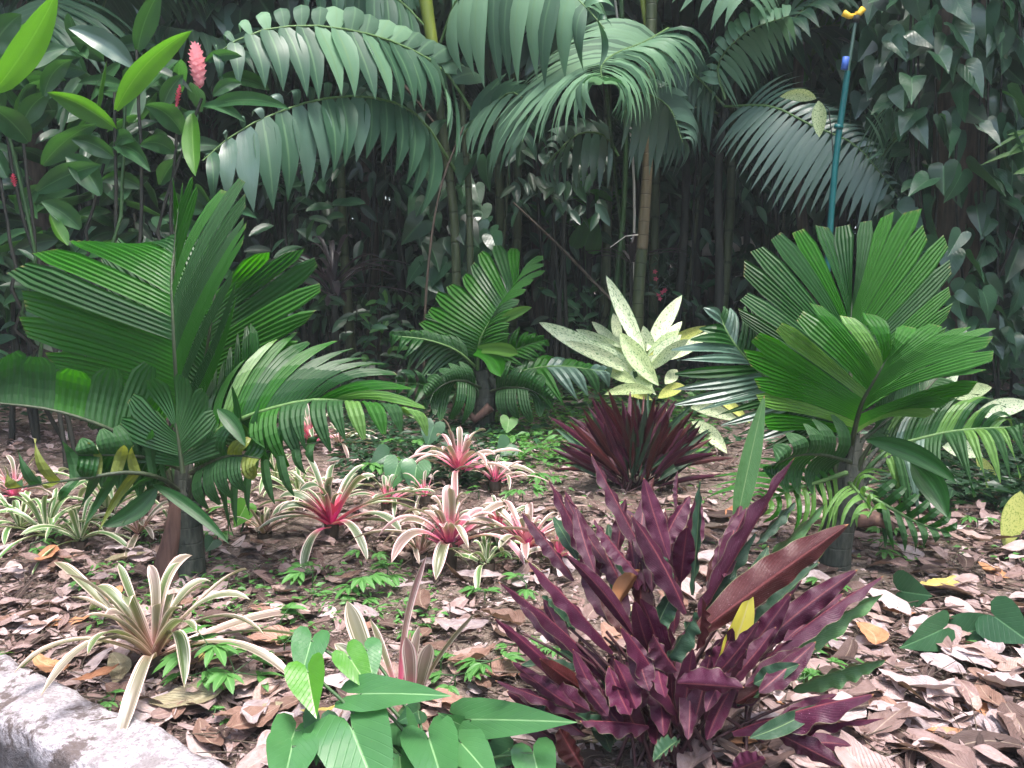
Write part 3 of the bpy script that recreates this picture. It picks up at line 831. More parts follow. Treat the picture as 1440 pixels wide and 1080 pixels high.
# ---- right palm
b = G(1175, 802); d = b.y
rp = thing('dwarf_palm', 'bright green pleated palm with a bent trunk, right of the purple leaved clump', 'palm', b, 'dwarf pleated palms in the bed')
trunk_tube(rp, [b + Vector((0, 0, -.03)), P(1175, 770, d), P(1182, 730, d), P(1196, 690, d), P(1202, 620, d)], lambda k: .060 - .07 * max(0, k - .5), M['trunk_dark'])
m = MB(); m.tube(pts(d, [(1178, 745, .02), (1200, 728, 0), (1235, 730, -.04), (1258, 742, -.06)]), .05, .016, 10); m.build('sheath', M['sheath'], rp)
m = MB(); m.tube(pts(d, [(1186, 720), (1197, 650), (1200, 575)]), .066, .014, 10); m.build('sheath', M['trunk_dark'], rp)
frond(rp, pts(d, [(1199, 610), (1196, 520, .06), (1196, 465, .1), (1198, 425, .12)]),
      pts(d, [(1075, 520, .1), (1038, 440, .12), (1036, 404, .15), (1056, 352, .18), (1078, 324, .18), (1100, 316, .2), (1136, 308, .2), (1170, 313, .2), (1202, 318, .16)]),
      pts(d, [(1310, 520, .0), (1332, 450, .02), (1345, 388, .05), (1332, 340, .08), (1314, 308, .1), (1277, 286, .14), (1236, 298, .16), (1204, 314, .16)]),
      10, M['palm'], M['rachis_dark'], rw=.011, folds=5, amp=.5, point=.06, jit=.014, bow=.03, mats=[M['palm'], M['palm'], M['palm_dark']])
frond(rp, pts(d, [(1197, 625, -.08), (1212, 568, -.2), (1236, 524, -.25), (1250, 500, -.25)]),
      pts(d, [(1085, 610, -.2), (1045, 540, -.22), (1036, 490, -.24), (1062, 460, -.22), (1100, 452, -.22), (1130, 424, -.2), (1180, 440, -.2), (1206, 436, -.2), (1240, 442, -.2)]),
      pts(d, [(1300, 590, -.3), (1345, 560, -.42), (1362, 528, -.46), (1408, 512, -.48), (1400, 480, -.42), (1402, 458, -.36), (1332, 460, -.28), (1262, 446, -.22)]),
      10, M['palm'], M['rachis_dark'], rw=.011, folds=5, amp=.5, point=.15, jit=.02, bow=.05, mats=[M['palm']] * 4 + [M['palm_light']])
frond(rp, pts(d + .25, [(1190, 610), (1130, 570, -.04), (1070, 525, -.06), (1030, 480, -.04), (1012, 445, 0)]),
      pts(d + .2, [(1080, 640, -.1), (1000, 590, -.12), (955, 575, -.1), (938, 540, -.1), (940, 510, -.1), (975, 470, 0), (1000, 432, 0)]),
      pts(d + .3, [(1120, 500), (1085, 480), (1068, 450), (1050, 430), (1030, 432), (1012, 430)]),
      14, M['palm_dark'], M['rachis_green'], folds=2, amp=.55, point=.9, jit=.03, bow=.03, mats=[M['palm_silver'], M['palm_dark']])
frond(rp, pts(d + .1, [(1212, 640), (1275, 622, -.05), (1345, 606, -.1), (1440, 600, -.2)]),
      pts(d + .15, [(1262, 560, .1), (1300, 556, .1), (1345, 548, .05), (1395, 532, 0), (1450, 590, -.2)]),
      pts(d + .05, [(1255, 700, -.1), (1320, 728, -.15), (1345, 690, -.2), (1400, 668, -.25), (1436, 655, -.25), (1455, 610, -.2)]),
      15, M['palm_dark'], M['rachis_green'], folds=2, amp=.55, point=1.1, jit=.04, droop=.06, bow=.05, tl=(.05, .85), mats=[M['palm_dark'], M['palm_dark'], M['palm_silver'], M['palm_light']])
frond(rp, pts(d, [(1190, 665, -.05), (1150, 678, -.15), (1110, 690, -.22), (1075, 706, -.28)]),
      pts(d, [(1150, 800, -.15), (1130, 770, -.22), (1085, 745, -.28), (1060, 720, -.3)]),
      pts(d, [(1120, 640, -.05), (1060, 640, -.1), (1000, 672, -.15), (985, 705, -.25), (1060, 712, -.3)]),
      9, M['palm_light'], M['rachis_green'], folds=1, amp=.3, point=.95, jit=.02, wid=.6, mats=[M['palm_light'], M['palm']])
frond(rp, pts(d, [(1195, 680, -.1), (1205, 690, -.25), (1225, 715, -.32), (1220, 728, -.36)]),
      pts(d, [(1150, 735, -.3), (1165, 765, -.34), (1190, 745, -.36), (1215, 735, -.36)]),
      pts(d, [(1250, 654, -.2), (1238, 690, -.3), (1236, 720, -.34)]),
      6, M['palm_light'], M['rachis_green'], folds=1, amp=.3, point=.95, jit=.02, wid=.7)
frond(rp, pts(d, [(1205, 690, 0), (1245, 710, -.05), (1290, 735, -.08), (1335, 748, -.1)]),
      pts(d, [(1240, 770, -.05), (1265, 785, -.1), (1300, 770, -.1), (1335, 754, -.1)]),
      pts(d, [(1260, 660, 0), (1290, 690, -.05), (1335, 705, -.08), (1350, 740, -.1)]),
      7, M['palm_dark'], M['rachis_green'], folds=1, amp=.3, point=.95, jit=.02, wid=.7)
single_leaf(rp, (1216, 618, -.2), (1345, 680, -.45), 26, d, (20, -18), 'palm_dark')
single_leaf(rp, (1280, 650, -.25), (1332, 728, -.45), 34, d, (12, -10), 'palm_dark')

frond(rp, pts(d + .05, [(1198, 625), (1160, 580, .1), (1120, 540, .2), (1090, 500, .25)]), pts(d + .05, [(1130, 640, .1), (1090, 610, .15), (1060, 570, .2), (1060, 520, .25)]), pts(d + .05, [(1180, 500, .1), (1150, 470, .15), (1110, 460, .2), (1080, 480, .25)]),
      8, M['palm_dark'], M['rachis_dark'], folds=4, amp=.5, point=.4, jit=.02, bow=.04)
frond(rp, pts(d + .05, [(1204, 625), (1250, 590, .1), (1290, 560, .2), (1320, 530, .25)]), pts(d + .05, [(1250, 520, .1), (1285, 490, .15), (1320, 480, .2), (1335, 510, .25)]), pts(d + .05, [(1260, 650, .1), (1300, 630, .15), (1335, 600, .2), (1345, 550, .25)]),
      8, M['palm_dark'], M['rachis_dark'], folds=4, amp=.5, point=.4, jit=.02, bow=.04)
frond(rp, pts(d, [(1196, 650, -.1), (1160, 640, -.2), (1120, 640, -.28), (1085, 655, -.32)]), pts(d, [(1165, 710, -.15), (1135, 700, -.22), (1100, 690, -.3), (1080, 670, -.32)]), pts(d, [(1175, 590, -.14), (1140, 590, -.2), (1105, 605, -.28), (1080, 640, -.32)]),
      5, M['palm_dark'], M['rachis_dark'], folds=4, amp=.5, point=.6, jit=.02)
petioles(rp, (1188, 710), (1205, 610), d, 55, 11)
# ================================================================== PURPLE-BACKED CLUMPS
b = G(955, 1082); d = b.y
cp = thing('purple_leaved_clump', 'big clump of long wavy purple backed leaves at the front right of centre', 'plant', b, 'purple backed foliage clumps')
Z = lambda x, y: (680 + x * .426, 620 + y * .426)
CL = [ # base, tip (in zoomed coordinates), width, material, underside shows, roll, depth of base / tip
 ((340, 870), (35, 585), 62, 'cal', 1, 12, -.05, -.15), ((480, 860), (48, 465), 74, 'cal', 1, 20, 0, -.1), ((430, 700), (145, 395), 84, 'cal', 1, 15, 0, 0),
 ((500, 650), (268, 375), 66, 'cal', 1, -15, -.02, -.05), ((300, 460), (125, 235), 76, 'cal', 1, 10, .1, .15), ((395, 480), (215, 125), 82, 'cal', 1, 18, .1, .15),
 ((545, 400), (355, 42), 84, 'cal', 1, 12, .1, .2), ((512, 440), (365, 258), 84, 'cal', 1, 25, .05, .1), ((385, 350), (268, 163), 56, 'cal', 1, 10, .15, .2),
 ((670, 570), (488, 245), 104, 'cal', 1, 20, -.02, 0), ((640, 900), (452, 612), 112, 'cal', 1, 22, -.1, -.18), ((590, 350), (682, 180), 94, 'cal', 1, -10, .1, .15),
 ((520, 280), (562, 122), 62, 'cal_red', 1, 20, .2, .25), ((640, 230), (642, 98), 34, 'cal', 1, 30, .2, .25), ((700, 610), (1028, 55), 112, 'cal', 1, 38, 0, .1),
 ((700, 640), (1205, 275), 140, 'cal_red', 1, -8, -.08, -.05), ((780, 530), (1132, 203), 80, 'cal_green', 0, 30, .05, .1), ((900, 340), (1032, 200), 60, 'cal', 0, 10, .15, .2),
 ((800, 800), (1015, 505), 110, 'cal', 1, -12, -.02, .02), ((890, 700), (1235, 425), 112, 'cal', 1, -12, .02, .05), ((900, 750), (1320, 445), 90, 'cal', 1, 30, 0, .05),
 ((960, 760), (1320, 505), 96, 'cal_green', 0, 10, .05, .05), ((820, 960), (1290, 835), 130, 'cal', 1, 8, -.1, -.2), ((930, 965), (1330, 915), 76, 'cal', 1, 40, -.08, -.2),
 ((960, 960), (1185, 1075), 96, 'cal', 1, 0, -.12, -.22), ((1020, 820), (1330, 722), 96, 'cal_green', 0, 15, .02, -.05), ((640, 800), (860, 815), 110, 'cal', 1, 10, -.15, -.2),
 ((545, 940), (318, 925), 90, 'cal', 1, 30, -.12, -.2), ((420, 930), (38, 790), 66, 'cal', 1, 20, -.05, -.1), ((330, 1085), (250, 950), 90, 'cal_red', 1, 0, -.1, -.1),
 ((690, 510), (715, 125), 54, 'cal', 0, 20, .1, .15), ((700, 690), (722, 515), 66, 'cal_red', 1, 35, -.1, -.12), ((440, 540), (516, 425), 84, 'orange', 1, 0, .05, .08),
 ((590, 740), (700, 560), 100, 'cal', 0, 10, -.1, -.1), ((560, 640), (640, 480), 90, 'cal', 0, 0, 0, .02), ((470, 500), (380, 330), 90, 'cal', 1, 20, .1, .15),
 ((620, 560), (560, 350), 90, 'cal', 0, 20, .05, .1), ((730, 760), (880, 640), 90, 'cal', 1, 0, -.05, -.08), ((330, 760), (120, 740), 60, 'cal', 0, 10, 0, 0),
 ((420, 820), (250, 690), 66, 'cal', 0, 20, .02, .02), ((720, 560), (900, 300), 96, 'cal', 0, 25, .04, .1), ((760, 430), (870, 220), 80, 'cal', 1, 0, .12, .2),
 ((870, 640), (1110, 400), 70, 'cal', 0, 10, .1, .15), ((640, 430), (600, 230), 76, 'cal', 1, 0, .15, .2), ((440, 380), (470, 190), 70, 'cal', 1, 0, .2, .25),
 ((250, 900), (110, 930), 66, 'cal', 0, 10, -.05, -.1), ((820, 1090), (930, 1050), 90, 'cal', 1, 0, -.2, -.25), ((640, 990), (560, 1060), 70, 'cal', 0, 0, -.15, -.25),
 ((430, 1000), (300, 900), 70, 'cal', 0, 0, -.1, -.15), ((560, 700), (470, 560), 90, 'cal', 0, 25, .05, .08), ((300, 630), (190, 510), 70, 'cal', 0, 25, .05, .05),
 ((840, 880), (1060, 760), 90, 'cal', 0, 20, .02, 0), ((640, 760), (560, 640), 100, 'cal', 1, 10, -.12, -.15), ((500, 900), (330, 820), 80, 'cal', 1, 0, -.08, -.12),
]
for k, (p0, p2, wd, mt, un, roll, da, db) in enumerate(CL):
    q0, q2 = Z(*p0), Z(*p2)
    dx, dy = q2[0] - q0[0], q2[1] - q0[1]
    bw = U(-.07, .07)
    single_leaf(cp, (*q0, da), (*q2, db), wd * .426 * (.86 if mt == 'cal_red' else .80), d, (-dy * bw, dx * bw - abs(dx) * .06), mt, roll=(roll + U(10, 40)) * (1 if q2[0] < 960 or random.random() < .6 else -1), fold=U(.45, .95),
                wave=U(.26, .50) if mt != 'orange' else .1, freq=U(3.5, 6), under=bool(un), nseg=32, ncr=3, prof=lambda t: lance(.04 + .96 * t, .45))
single_leaf(cp, (*Z(775, 780), -.1), (*Z(885, 490), -.06), 36, d, (6, 10), 'yellow', roll=20, wave=.12, freq=3, nseg=20, ncr=3)
single_leaf(cp, (1033, 748, .25), (1075, 556, .3), 34, d, (-2, 4), 'cal_green', roll=10, wave=.1, freq=3, nseg=22)
# short inner leaves that fill the heart of the clump
for k in range(84):
    bx, by = random.gauss(935, 66), U(780, 1010)
    ang = R(90 + (935 - bx) * .35 + U(-22, 22)); ln = U(70, 135)
    if k > 38: bx, by = random.gauss(930, 75), U(940, 1060)
    if by > 930: ang = R(90 + (935 - bx) * .45 + U(-18, 18)); ln = U(70, 120)
    zf = -.22 if k > 38 else 0
    single_leaf(cp, (bx, by, U(.0, .22) + zf), (bx + ln * math.cos(ang), by - ln * math.sin(ang), U(.05, .3) + zf), U(22, 36), d, (U(-8, 8), U(-8, 8)), random.choice(['cal'] * 7 + ['cal_red']),
                roll=U(-30, 30), fold=U(.3, .6), wave=.35, freq=4, under=random.random() < .92, nseg=18, ncr=3)
for k in range(56):
    g = G(955 + random.gauss(0, 42), 1082 + U(-18, 10))
    tx, ty = 935 + random.gauss(0, 95), U(880, 990)
    e = P(tx, ty, d + U(-.1, .2))
    m = MB(); m.tube(bez(g, (g + e) * .5 + Vector((0, U(-.03, .03), .06)), e, 6), .0055, .0035, 5)
    m.build('leaf_stalk', M['stem_purple'], cp)

b = G(893, 692); d = b.y
cb = thing('purple_leaved_clump', 'smaller dark purple tuft behind the big purple clump, below the speckled plant', 'plant', b, 'purple backed foliage clumps')
for k in range(125):
    th = R(random.triangular(-88, 88, 0))
    ln = U(85, 140) * (1 - .18 * abs(th))
    bx, by = 893 + 34 * math.sin(th) + U(-14, 14), 668 - 12 * math.cos(th) + U(-10, 24)
    tx, ty = bx + ln * math.sin(th) * .95, by - ln * math.cos(th) * .86
    single_leaf(cb, (bx, by, U(-.1, .1)), (tx, ty, U(-.25, .25)), U(7, 13), d, (U(-8, 8), -abs(tx - bx) * .08), random.choice(['cal', 'cal', 'cal_red']), roll=U(-40, 40), fold=U(.3, .7),
                wave=.12, freq=4, under=random.random() < .85, nseg=12)
for k in range(20):
    g = G(893 + random.gauss(0, 22), 692 + U(-8, 6))
    m = MB(); m.tube([g, P(893 + random.gauss(0, 35), U(640, 670), d)], .006, .004, 5); m.build('leaf_stalk', M['stem_purple'], cb)

# ================================================================== SPECKLED PLANTS
b = G(905, 602); d = b.y
sp = thing('speckled_plant', 'cream and green speckled broad leaved plant beside the middle palm', 'plant', b, 'speckled broad leaved plants')
for k in range(5):
    m = MB(); m.tube(bez(b + Vector((U(-.12, .12), U(-.1, .1), 0)), P(903, 560, d), P(903 + U(-25, 25), 520 + U(-10, 20), d), 5), .022, .015, 7); m.build('stem', M['stem_green'], sp)
Y = lambda x, y: (700 + .25 * x, 380 + .25 * y)
for (p0, p2, wd, mt, roll, dd, bw) in [
    ((832, 490), (610, 30), 112, 'dieff', 0, -.05, (0, 0)), ((835, 455), (1036, 140), 116, 'dieff', 0, .1, (-3, 2)), ((720, 570), (232, 293), 128, 'dieff', 10, -.1, (-5, -8)),
    ((700, 440), (528, 288), 76, 'dieff', -10, .15, (0, 0)), ((905, 650), (688, 350), 140, 'dieff_green', 0, -.3, (-6, -4)), ((845, 482), (1188, 315), 92, 'dieff_yellow', 25, .0, (0, -8)),
    ((960, 505), (1185, 345), 92, 'dieff', -15, -.1, (2, 3)), ((690, 430), (650, 240), 76, 'dieff', 0, .25, (0, 0)), ((890, 700), (540, 410), 120, 'dieff', 10, -.2, (-2, -8)),
    ((870, 730), (665, 668), 70, 'dieff_yellow', 0, -.35, (0, -6)), ((940, 640), (1010, 560), 90, 'dieff', 0, -.2, (0, 0)), ((780, 640), (600, 560), 90, 'dieff_green', 0, -.3, (0, -6)),
    ((900, 720), (1050, 650), 90, 'dieff_yellow', 0, -.3, (0, -6)), ((860, 700), (790, 560), 110, 'dieff_green', 0, -.35, (0, 0)), ((1080, 770), (1360, 850), 84, 'dieff', 0, -.9, (0, -10)),
    ((1090, 850), (1290, 1030), 96, 'dieff', 0, -.9, (6, -8)), ((930, 760), (935, 850), 60, 'dieff', 0, -.5, (0, 0)), ((880, 690), (600, 700), 80, 'dieff_green', 0, -.3, (0, -14)), ((1200, 700), (1420, 860), 60, 'dieff_yellow', 0, -1.0, (0, -10))]:
    q0, q2 = Y(*p0), Y(*p2)
    single_leaf(sp, (*q0, dd * .4), (*q2, dd + (.38 if p2[1] < p0[1] - 60 else 0)), wd * .20, d, bw, mt, roll=roll, fold=.25, prof=lambda t: lance(t, .5), nseg=14, ncr=3)
for k in range(9):
    a_ = R(U(25, 160)); ln = U(70, 120); bx, by = 905 + U(-18, 18), 545 + U(-25, 10)
    single_leaf(sp, (bx, by, U(-.1, .15)), (bx + ln * math.cos(a_), by - ln * math.sin(a_) * .9, U(-.3, .4)), U(17, 25), d, (U(-6, 6), -8), random.choice(['dieff', 'dieff', 'dieff_green']), roll=U(-25, 25), fold=.25, prof=lambda t: lance(t, .5), nseg=12, ncr=3)
b2 = G(1330, 640); d = b2.y
s2 = thing('speckled_plant', 'pale speckled plant half hidden behind the bright palm on the right', 'plant', b2, 'speckled broad leaved plants')
for k in range(3):
    m = MB(); m.tube(bez(b2 + Vector((U(-.05, .05), 0, 0)), P(1330, 600, d), P(1330 + U(-20, 20), 560, d), 5), .018, .012, 7); m.build('stem', M['stem_green'], s2)
for (p0, p2, wd, mt, bw, dd) in [((1300, 500), (1318, 446), 16, 'dieff', (0, 0), 0), ((1278, 585), (1348, 528), 30, 'dieff', (0, 0), 0), ((1372, 584), (1450, 568), 26, 'dieff', (0, -6), -.3),
    ((1325, 628), (1382, 642), 24, 'dieff', (4, -8), -.6), ((1372, 640), (1398, 692), 16, 'dieff_yellow', (8, -4), -.7), ((1290, 560), (1320, 520), 24, 'dieff_green', (0, 0), 0), ((1340, 560), (1395, 545), 24, 'dieff_green', (0, -5), 0)]:
    single_leaf(s2, (*p0, dd), (*p2, dd), wd, d, bw, mt, fold=.2, nseg=10)
b3 = G(1425, 775); d = b3.y
s3 = thing('speckled_plant', 'single yellowing speckled leaf standing at the right edge of the bed', 'plant', b3, 'speckled broad leaved plants')
single_leaf(s3, (1436, 690), (1412, 770), 34, d, (4, 0), 'dieff_yellow', fold=.15)
single_leaf(s3, (1452, 720), (1440, 745), 24, d, (4, 0), 'dieff_yellow', fold=.15)
m = MB(); m.tube(bez(b3, P(1445, 720, d), P(1437, 690, d), 5), .006, .004, 5); m.build('stem', M['stem_green'], s3)

# ================================================================== STRIPED ROSETTES
def rosette(cx, cy, gy, rpx, n, mat, label, wpx=16, upright=.0, centre=None, seed=0, squash=1.0, droop=.35, inner=None):
    rs = random.Random(seed)
    b = G(cx, gy); d = b.y
    if 'kerb' not in label: rpx *= 1.32; wpx *= 1.1; n = int(n * 1.25)
    root = thing('striped_rosette', label, 'bromeliad', b, 'striped rosette plants in the bed')
    c = P(cx, cy, d); base = (c + b) * .5; base.z = max(.02, c.z * .35)
    Rm = rpx * d / FPX; wm = wpx * d / FPX
    m = MB(); m.tube([b + Vector((0, 0, -.02)), base, c - Vector((0, 0, .02))], .028, .034, 8); m.build('stem', M['trunk_brown'], root)
    for k in range(n):
        q = k / (n - 1)                      # 0 outer .. 1 inner
        az = k * 2.39996 + rs.uniform(-.25, .25)
        el = R(min(86, 24 + 56 * q ** 1.1 + rs.uniform(-12, 18) + upright * 30))
        L = Rm * (1.15 - .55 * q ** 2) * rs.uniform(.68, 1.15)
        h = Vector((math.cos(az), math.sin(az) * squash, 0))
        p0 = base.lerp(c, .3 + .7 * q) + h * .012
        p1 = p0 + (h * math.cos(el) + Vector((0, 0, math.sin(el)))) * L * .62
        dr = (droop + .42) * rs.uniform(.5, 1.25) * (1 - .6 * q)
        p2 = p0 + h * L * (math.cos(el) * .95 + .12) + Vector((0, 0, L * (math.sin(el) * 1.0 - dr)))
        p2.z = max(p2.z, .015)
        S = Vector((-math.sin(az), math.cos(az), 0))
        S = S + Vector((0, 0, rs.uniform(-.6, .6)))
        mb = MB()
        blade(mb, bez(p0, p1 + h.cross(Vector((0, 0, 1))) * L * rs.uniform(-.14, .14), p2, 12), -S, wm * .74 * rs.uniform(.8, 1.15) * (1 - .25 * q), strap, fold=.42, wave=.03, freq=3, rnd=rs.random(), ncr=4)
        mb.build('leaf', M[inner] if inner and q > .55 else M[mat], root)
    if centre:
        for k in range(7):
            az = k * 2.4; h = Vector((math.cos(az), math.sin(az), 0)); mb = MB()
            blade(mb, bez(c - Vector((0, 0, .01)), c + h * Rm * .10 + Vector((0, 0, Rm * .10)), c + h * Rm * .16 + Vector((0, 0, Rm * .22)), 5), Vector((math.sin(az), -math.cos(az), 0)), wm * .7, lance, .5)
            mb.build('leaf', M[centre], root)
    return root
rosette(215, 908, 955, 228, 32, 'brom_pale', 'large pale cream and rosy striped rosette beside the concrete kerb', 29, -.05, seed=3, droop=.35)
rosette(66, 745, 765, 92, 18, 'brom_green', 'green and cream striped rosette at the left edge behind a curled brown leaf', 13, seed=5, upright=.05)
rosette(150, 705, 735, 105, 20, 'brom_green', 'striped rosette under the left palm leaves, beside its trunk', 13, seed=6)
rosette(20, 690, 712, 70, 14, 'brom_rose', 'pink tinted rosette cut by the left edge of the picture', 11, seed=8)
rosette(466, 728, 760, 108, 26, 'brom_pink', 'striped rosette with vivid magenta heart, right of the large left palm', 19, seed=9, centre='pink_dark', droop=.3)
rosette(645, 652, 682, 82, 18, 'brom_rose', 'pink hearted rosette in front of the middle palm trunk', 14, seed=10, centre='pink')
rosette(696, 670, 692, 54, 12, 'brom_rose', 'small rosy rosette just right of the one before the middle palm', 8, seed=11)
rosette(632, 752, 800, 104, 22, 'brom_rose', 'rose pink striped rosette with long arching leaves above a green pup', 21, .12, seed=12, centre='pink', droop=.4)
rosette(684, 782, 815, 60, 11, 'brom_green', 'small green and cream pup in front of the rose pink rosettes', 13, .05, seed=13, droop=.45)
rosette(742, 762, 795, 84, 18, 'brom_rose', 'rose pink rosette partly hidden by the big purple clump', 18, seed=14, centre='pink')
rosette(436, 612, 632, 64, 16, 'brom_pink', 'distant rosette with glowing pink heart under the left palm frond', 10, seed=15, centre='pink')
rosette(388, 668, 690, 60, 12, 'brom_green', 'cream striped rosette in the shade right of the left palm', 10, seed=16)
rosette(215, 690, 712, 62, 12, 'brom_green', 'cream striped rosette hidden behind the left palm trunk', 10, seed=18)
rosette(112, 752, 772, 70, 14, 'brom_green', 'green striped rosette between the left edge rosette and the palm trunk', 11, seed=21)
rosette(195, 742, 765, 60, 12, 'brom_pale', 'small faded striped rosette just left of the left palm trunk', 11, seed=22)
rosette(372, 742, 762, 52, 10, 'brom_pale', 'faded striped rosette between left palm trunk and magenta hearted rosette', 11, seed=23)
rosette(590, 770, 800, 60, 12, 'brom_pale', 'faded striped rosette tucked against the left of the rose pink rosette', 12, seed=24)
rosette(785, 772, 800, 60, 12, 'brom_rose', 'rosy rosette mostly covered by the purple clump', 12, seed=25)
rosette(478, 618, 636, 46, 10, 'brom_pale', 'pale rosette right of the distant glowing one', 8, seed=26)
rosette(545, 700, 722, 50, 12, 'brom_pink', 'small magenta hearted rosette between the middle and front rows of rosettes', 9, seed=27, centre='pink')
rosette(702, 735, 760, 62, 14, 'brom_pink', 'rosette with hot pink heart behind the green pup', 12, seed=28, centre='pink')
rosette(28, 735, 752, 62, 14, 'brom_green', 'cream edged rosette crowding the left picture edge', 11, seed=29)
rosette(420, 690, 712, 56, 13, 'brom_green', 'cream edged rosette behind the magenta hearted one', 11, seed=30)
rosette(598, 690, 712, 44, 11, 'brom_rose', 'small rosy rosette left below the pink hearted one at the middle palm', 8, seed=32)
# sparse front rosette with a few long upright leaves
b = G(560, 985); d = b.y
fr = thing('striped_rosette', 'sparse rosette of upright pink edged leaves behind the heart shaped leaves', 'bromeliad', b, 'striped rosette plants in the bed')
for (p0, p2, wd, bw, mt, un, roll) in [((535, 975), (488, 845), 30, (-2, 0), 'brom_pale', 0, 10), ((562, 985), (600, 780), 17, (-22, -20), 'brom_rose', 0, 50), ((560, 985), (520, 870), 14, (4, 0), 'brom_rose', 0, 40),
    ((590, 970), (668, 862), 14, (-4, -18), 'brom_pale', 0, 60), ((575, 985), (570, 895), 22, (8, 0), 'brom_rose', 0, 10), ((585, 985), (605, 905), 24, (-2, 0), 'brom_pale', 1, 10), ((550, 980), (470, 905), 22, (-4, -14), 'brom_pale', 0, 20),
    ((595, 990), (668, 1010), 24, (0, -10), 'brom_rose', 0, 10), ((545, 985), (505, 960), 26, (0, -10), 'brom_rose', 0, 0), ((570, 985), (590, 880), 18, (2, 0), 'brom_pale', 0, -40)]:
    single_leaf(fr, (*p0, 0), (*p2, U(-.08, .1)), wd, d, bw, mt, roll=roll, prof=strap, fold=.4, nseg=16, ncr=4, under=bool(un))
m = MB(); m.tube([b - Vector((0, 0, .02)), P(562, 970, d)], .03, .03, 8); m.build('stem', M['trunk_brown'], fr)

# ================================================================== HEART LEAVED PLANT AT THE FRONT
def heart_px(root, a, tip, wpx, d, mat, tilt=0, fold=.22, droop=.12, lobe=1.0, da=0, db=0, stalk=None, name='leaf'):
    A, B = P(a[0], a[1], d + da), P(tip[0], tip[1], d + db)
    T = B - A; L = T.length
    tc = (CAM - A).normalized()
    N = (tc - T.normalized() * tc.dot(T.normalized())).normalized()
    N = Quaternion(T.normalized(), R(tilt)) @ N
    mb = MB(); heart(mb, A, T, N, L, wpx * d / FPX, fold, droop, lobe)
    o = mb.build(name, M[mat], root)
    if stalk is not None:
        m = MB(); m.tube(bez(stalk, (stalk + A) * .5 + Vector((U(-.02, .02), .03, .05)), A, 8), .0055, .0035, 6); m.build('leaf_stalk', M['stem_green'], root)
    return o
b = G(612, 1128); d = 1.93
hp = thing('heart_leaved_plant', 'glossy green heart leaved plant at the bottom edge beside the purple clump', 'plant', b, 'heart leaved plants')
X = lambda x, y: (380 + x * .2917, 860 + y * .2917)
for (lt, t, wd, mt, tilt, fold, da, db) in [
    ((345, 440), (560, 990), 400, 'arrow', 5, .25, .0, -.20), ((310, 400), (850, 385), 200, 'arrow', -25, .15, .05, -.05), ((735, 520), (870, 930), 290, 'arrow', -5, .3, .0, -.2),
    ((170, 225), (215, 505), 220, 'arrow_young', 15, .5, .08, -.02), ((345, 165), (490, 385), 180, 'arrow_young', -10, .3, .12, .05), ((215, 80), (140, 340), 210, 'arrow', 10, .35, .22, .12),
    ((440, 130), (505, 330), 180, 'arrow', -20, .35, .22, .14), ((830, 520), (1440, 520), 220, 'arrow', -12, .12, .05, -.12), ((1010, 590), (815, 500), 130, 'arrow', -20, .12, .08, .03),
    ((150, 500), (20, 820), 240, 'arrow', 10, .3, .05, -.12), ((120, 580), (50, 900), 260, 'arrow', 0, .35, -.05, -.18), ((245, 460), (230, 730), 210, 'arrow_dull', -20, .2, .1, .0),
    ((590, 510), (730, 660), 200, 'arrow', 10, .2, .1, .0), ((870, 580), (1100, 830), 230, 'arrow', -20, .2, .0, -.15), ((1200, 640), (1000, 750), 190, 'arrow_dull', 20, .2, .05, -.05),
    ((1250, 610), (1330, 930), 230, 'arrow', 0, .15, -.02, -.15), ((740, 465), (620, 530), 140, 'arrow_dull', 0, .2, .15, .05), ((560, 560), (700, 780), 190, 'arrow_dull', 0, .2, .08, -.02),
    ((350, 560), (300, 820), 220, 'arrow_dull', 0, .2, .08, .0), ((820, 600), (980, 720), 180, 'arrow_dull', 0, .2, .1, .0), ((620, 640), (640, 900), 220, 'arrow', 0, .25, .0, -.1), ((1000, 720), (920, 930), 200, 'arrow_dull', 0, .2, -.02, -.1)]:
    a_, t_ = X(lt[0] + .23 * (t[0] - lt[0]), lt[1] + .23 * (t[1] - lt[1])), X(*t)
    heart_px(hp, a_, t_, wd * .2917 * 1.0, d, mt, tilt, fold, .1, 1.0, da + .02, db + .02, stalk=b + Vector((random.gauss(0, .06), U(-.03, .08), 0)))
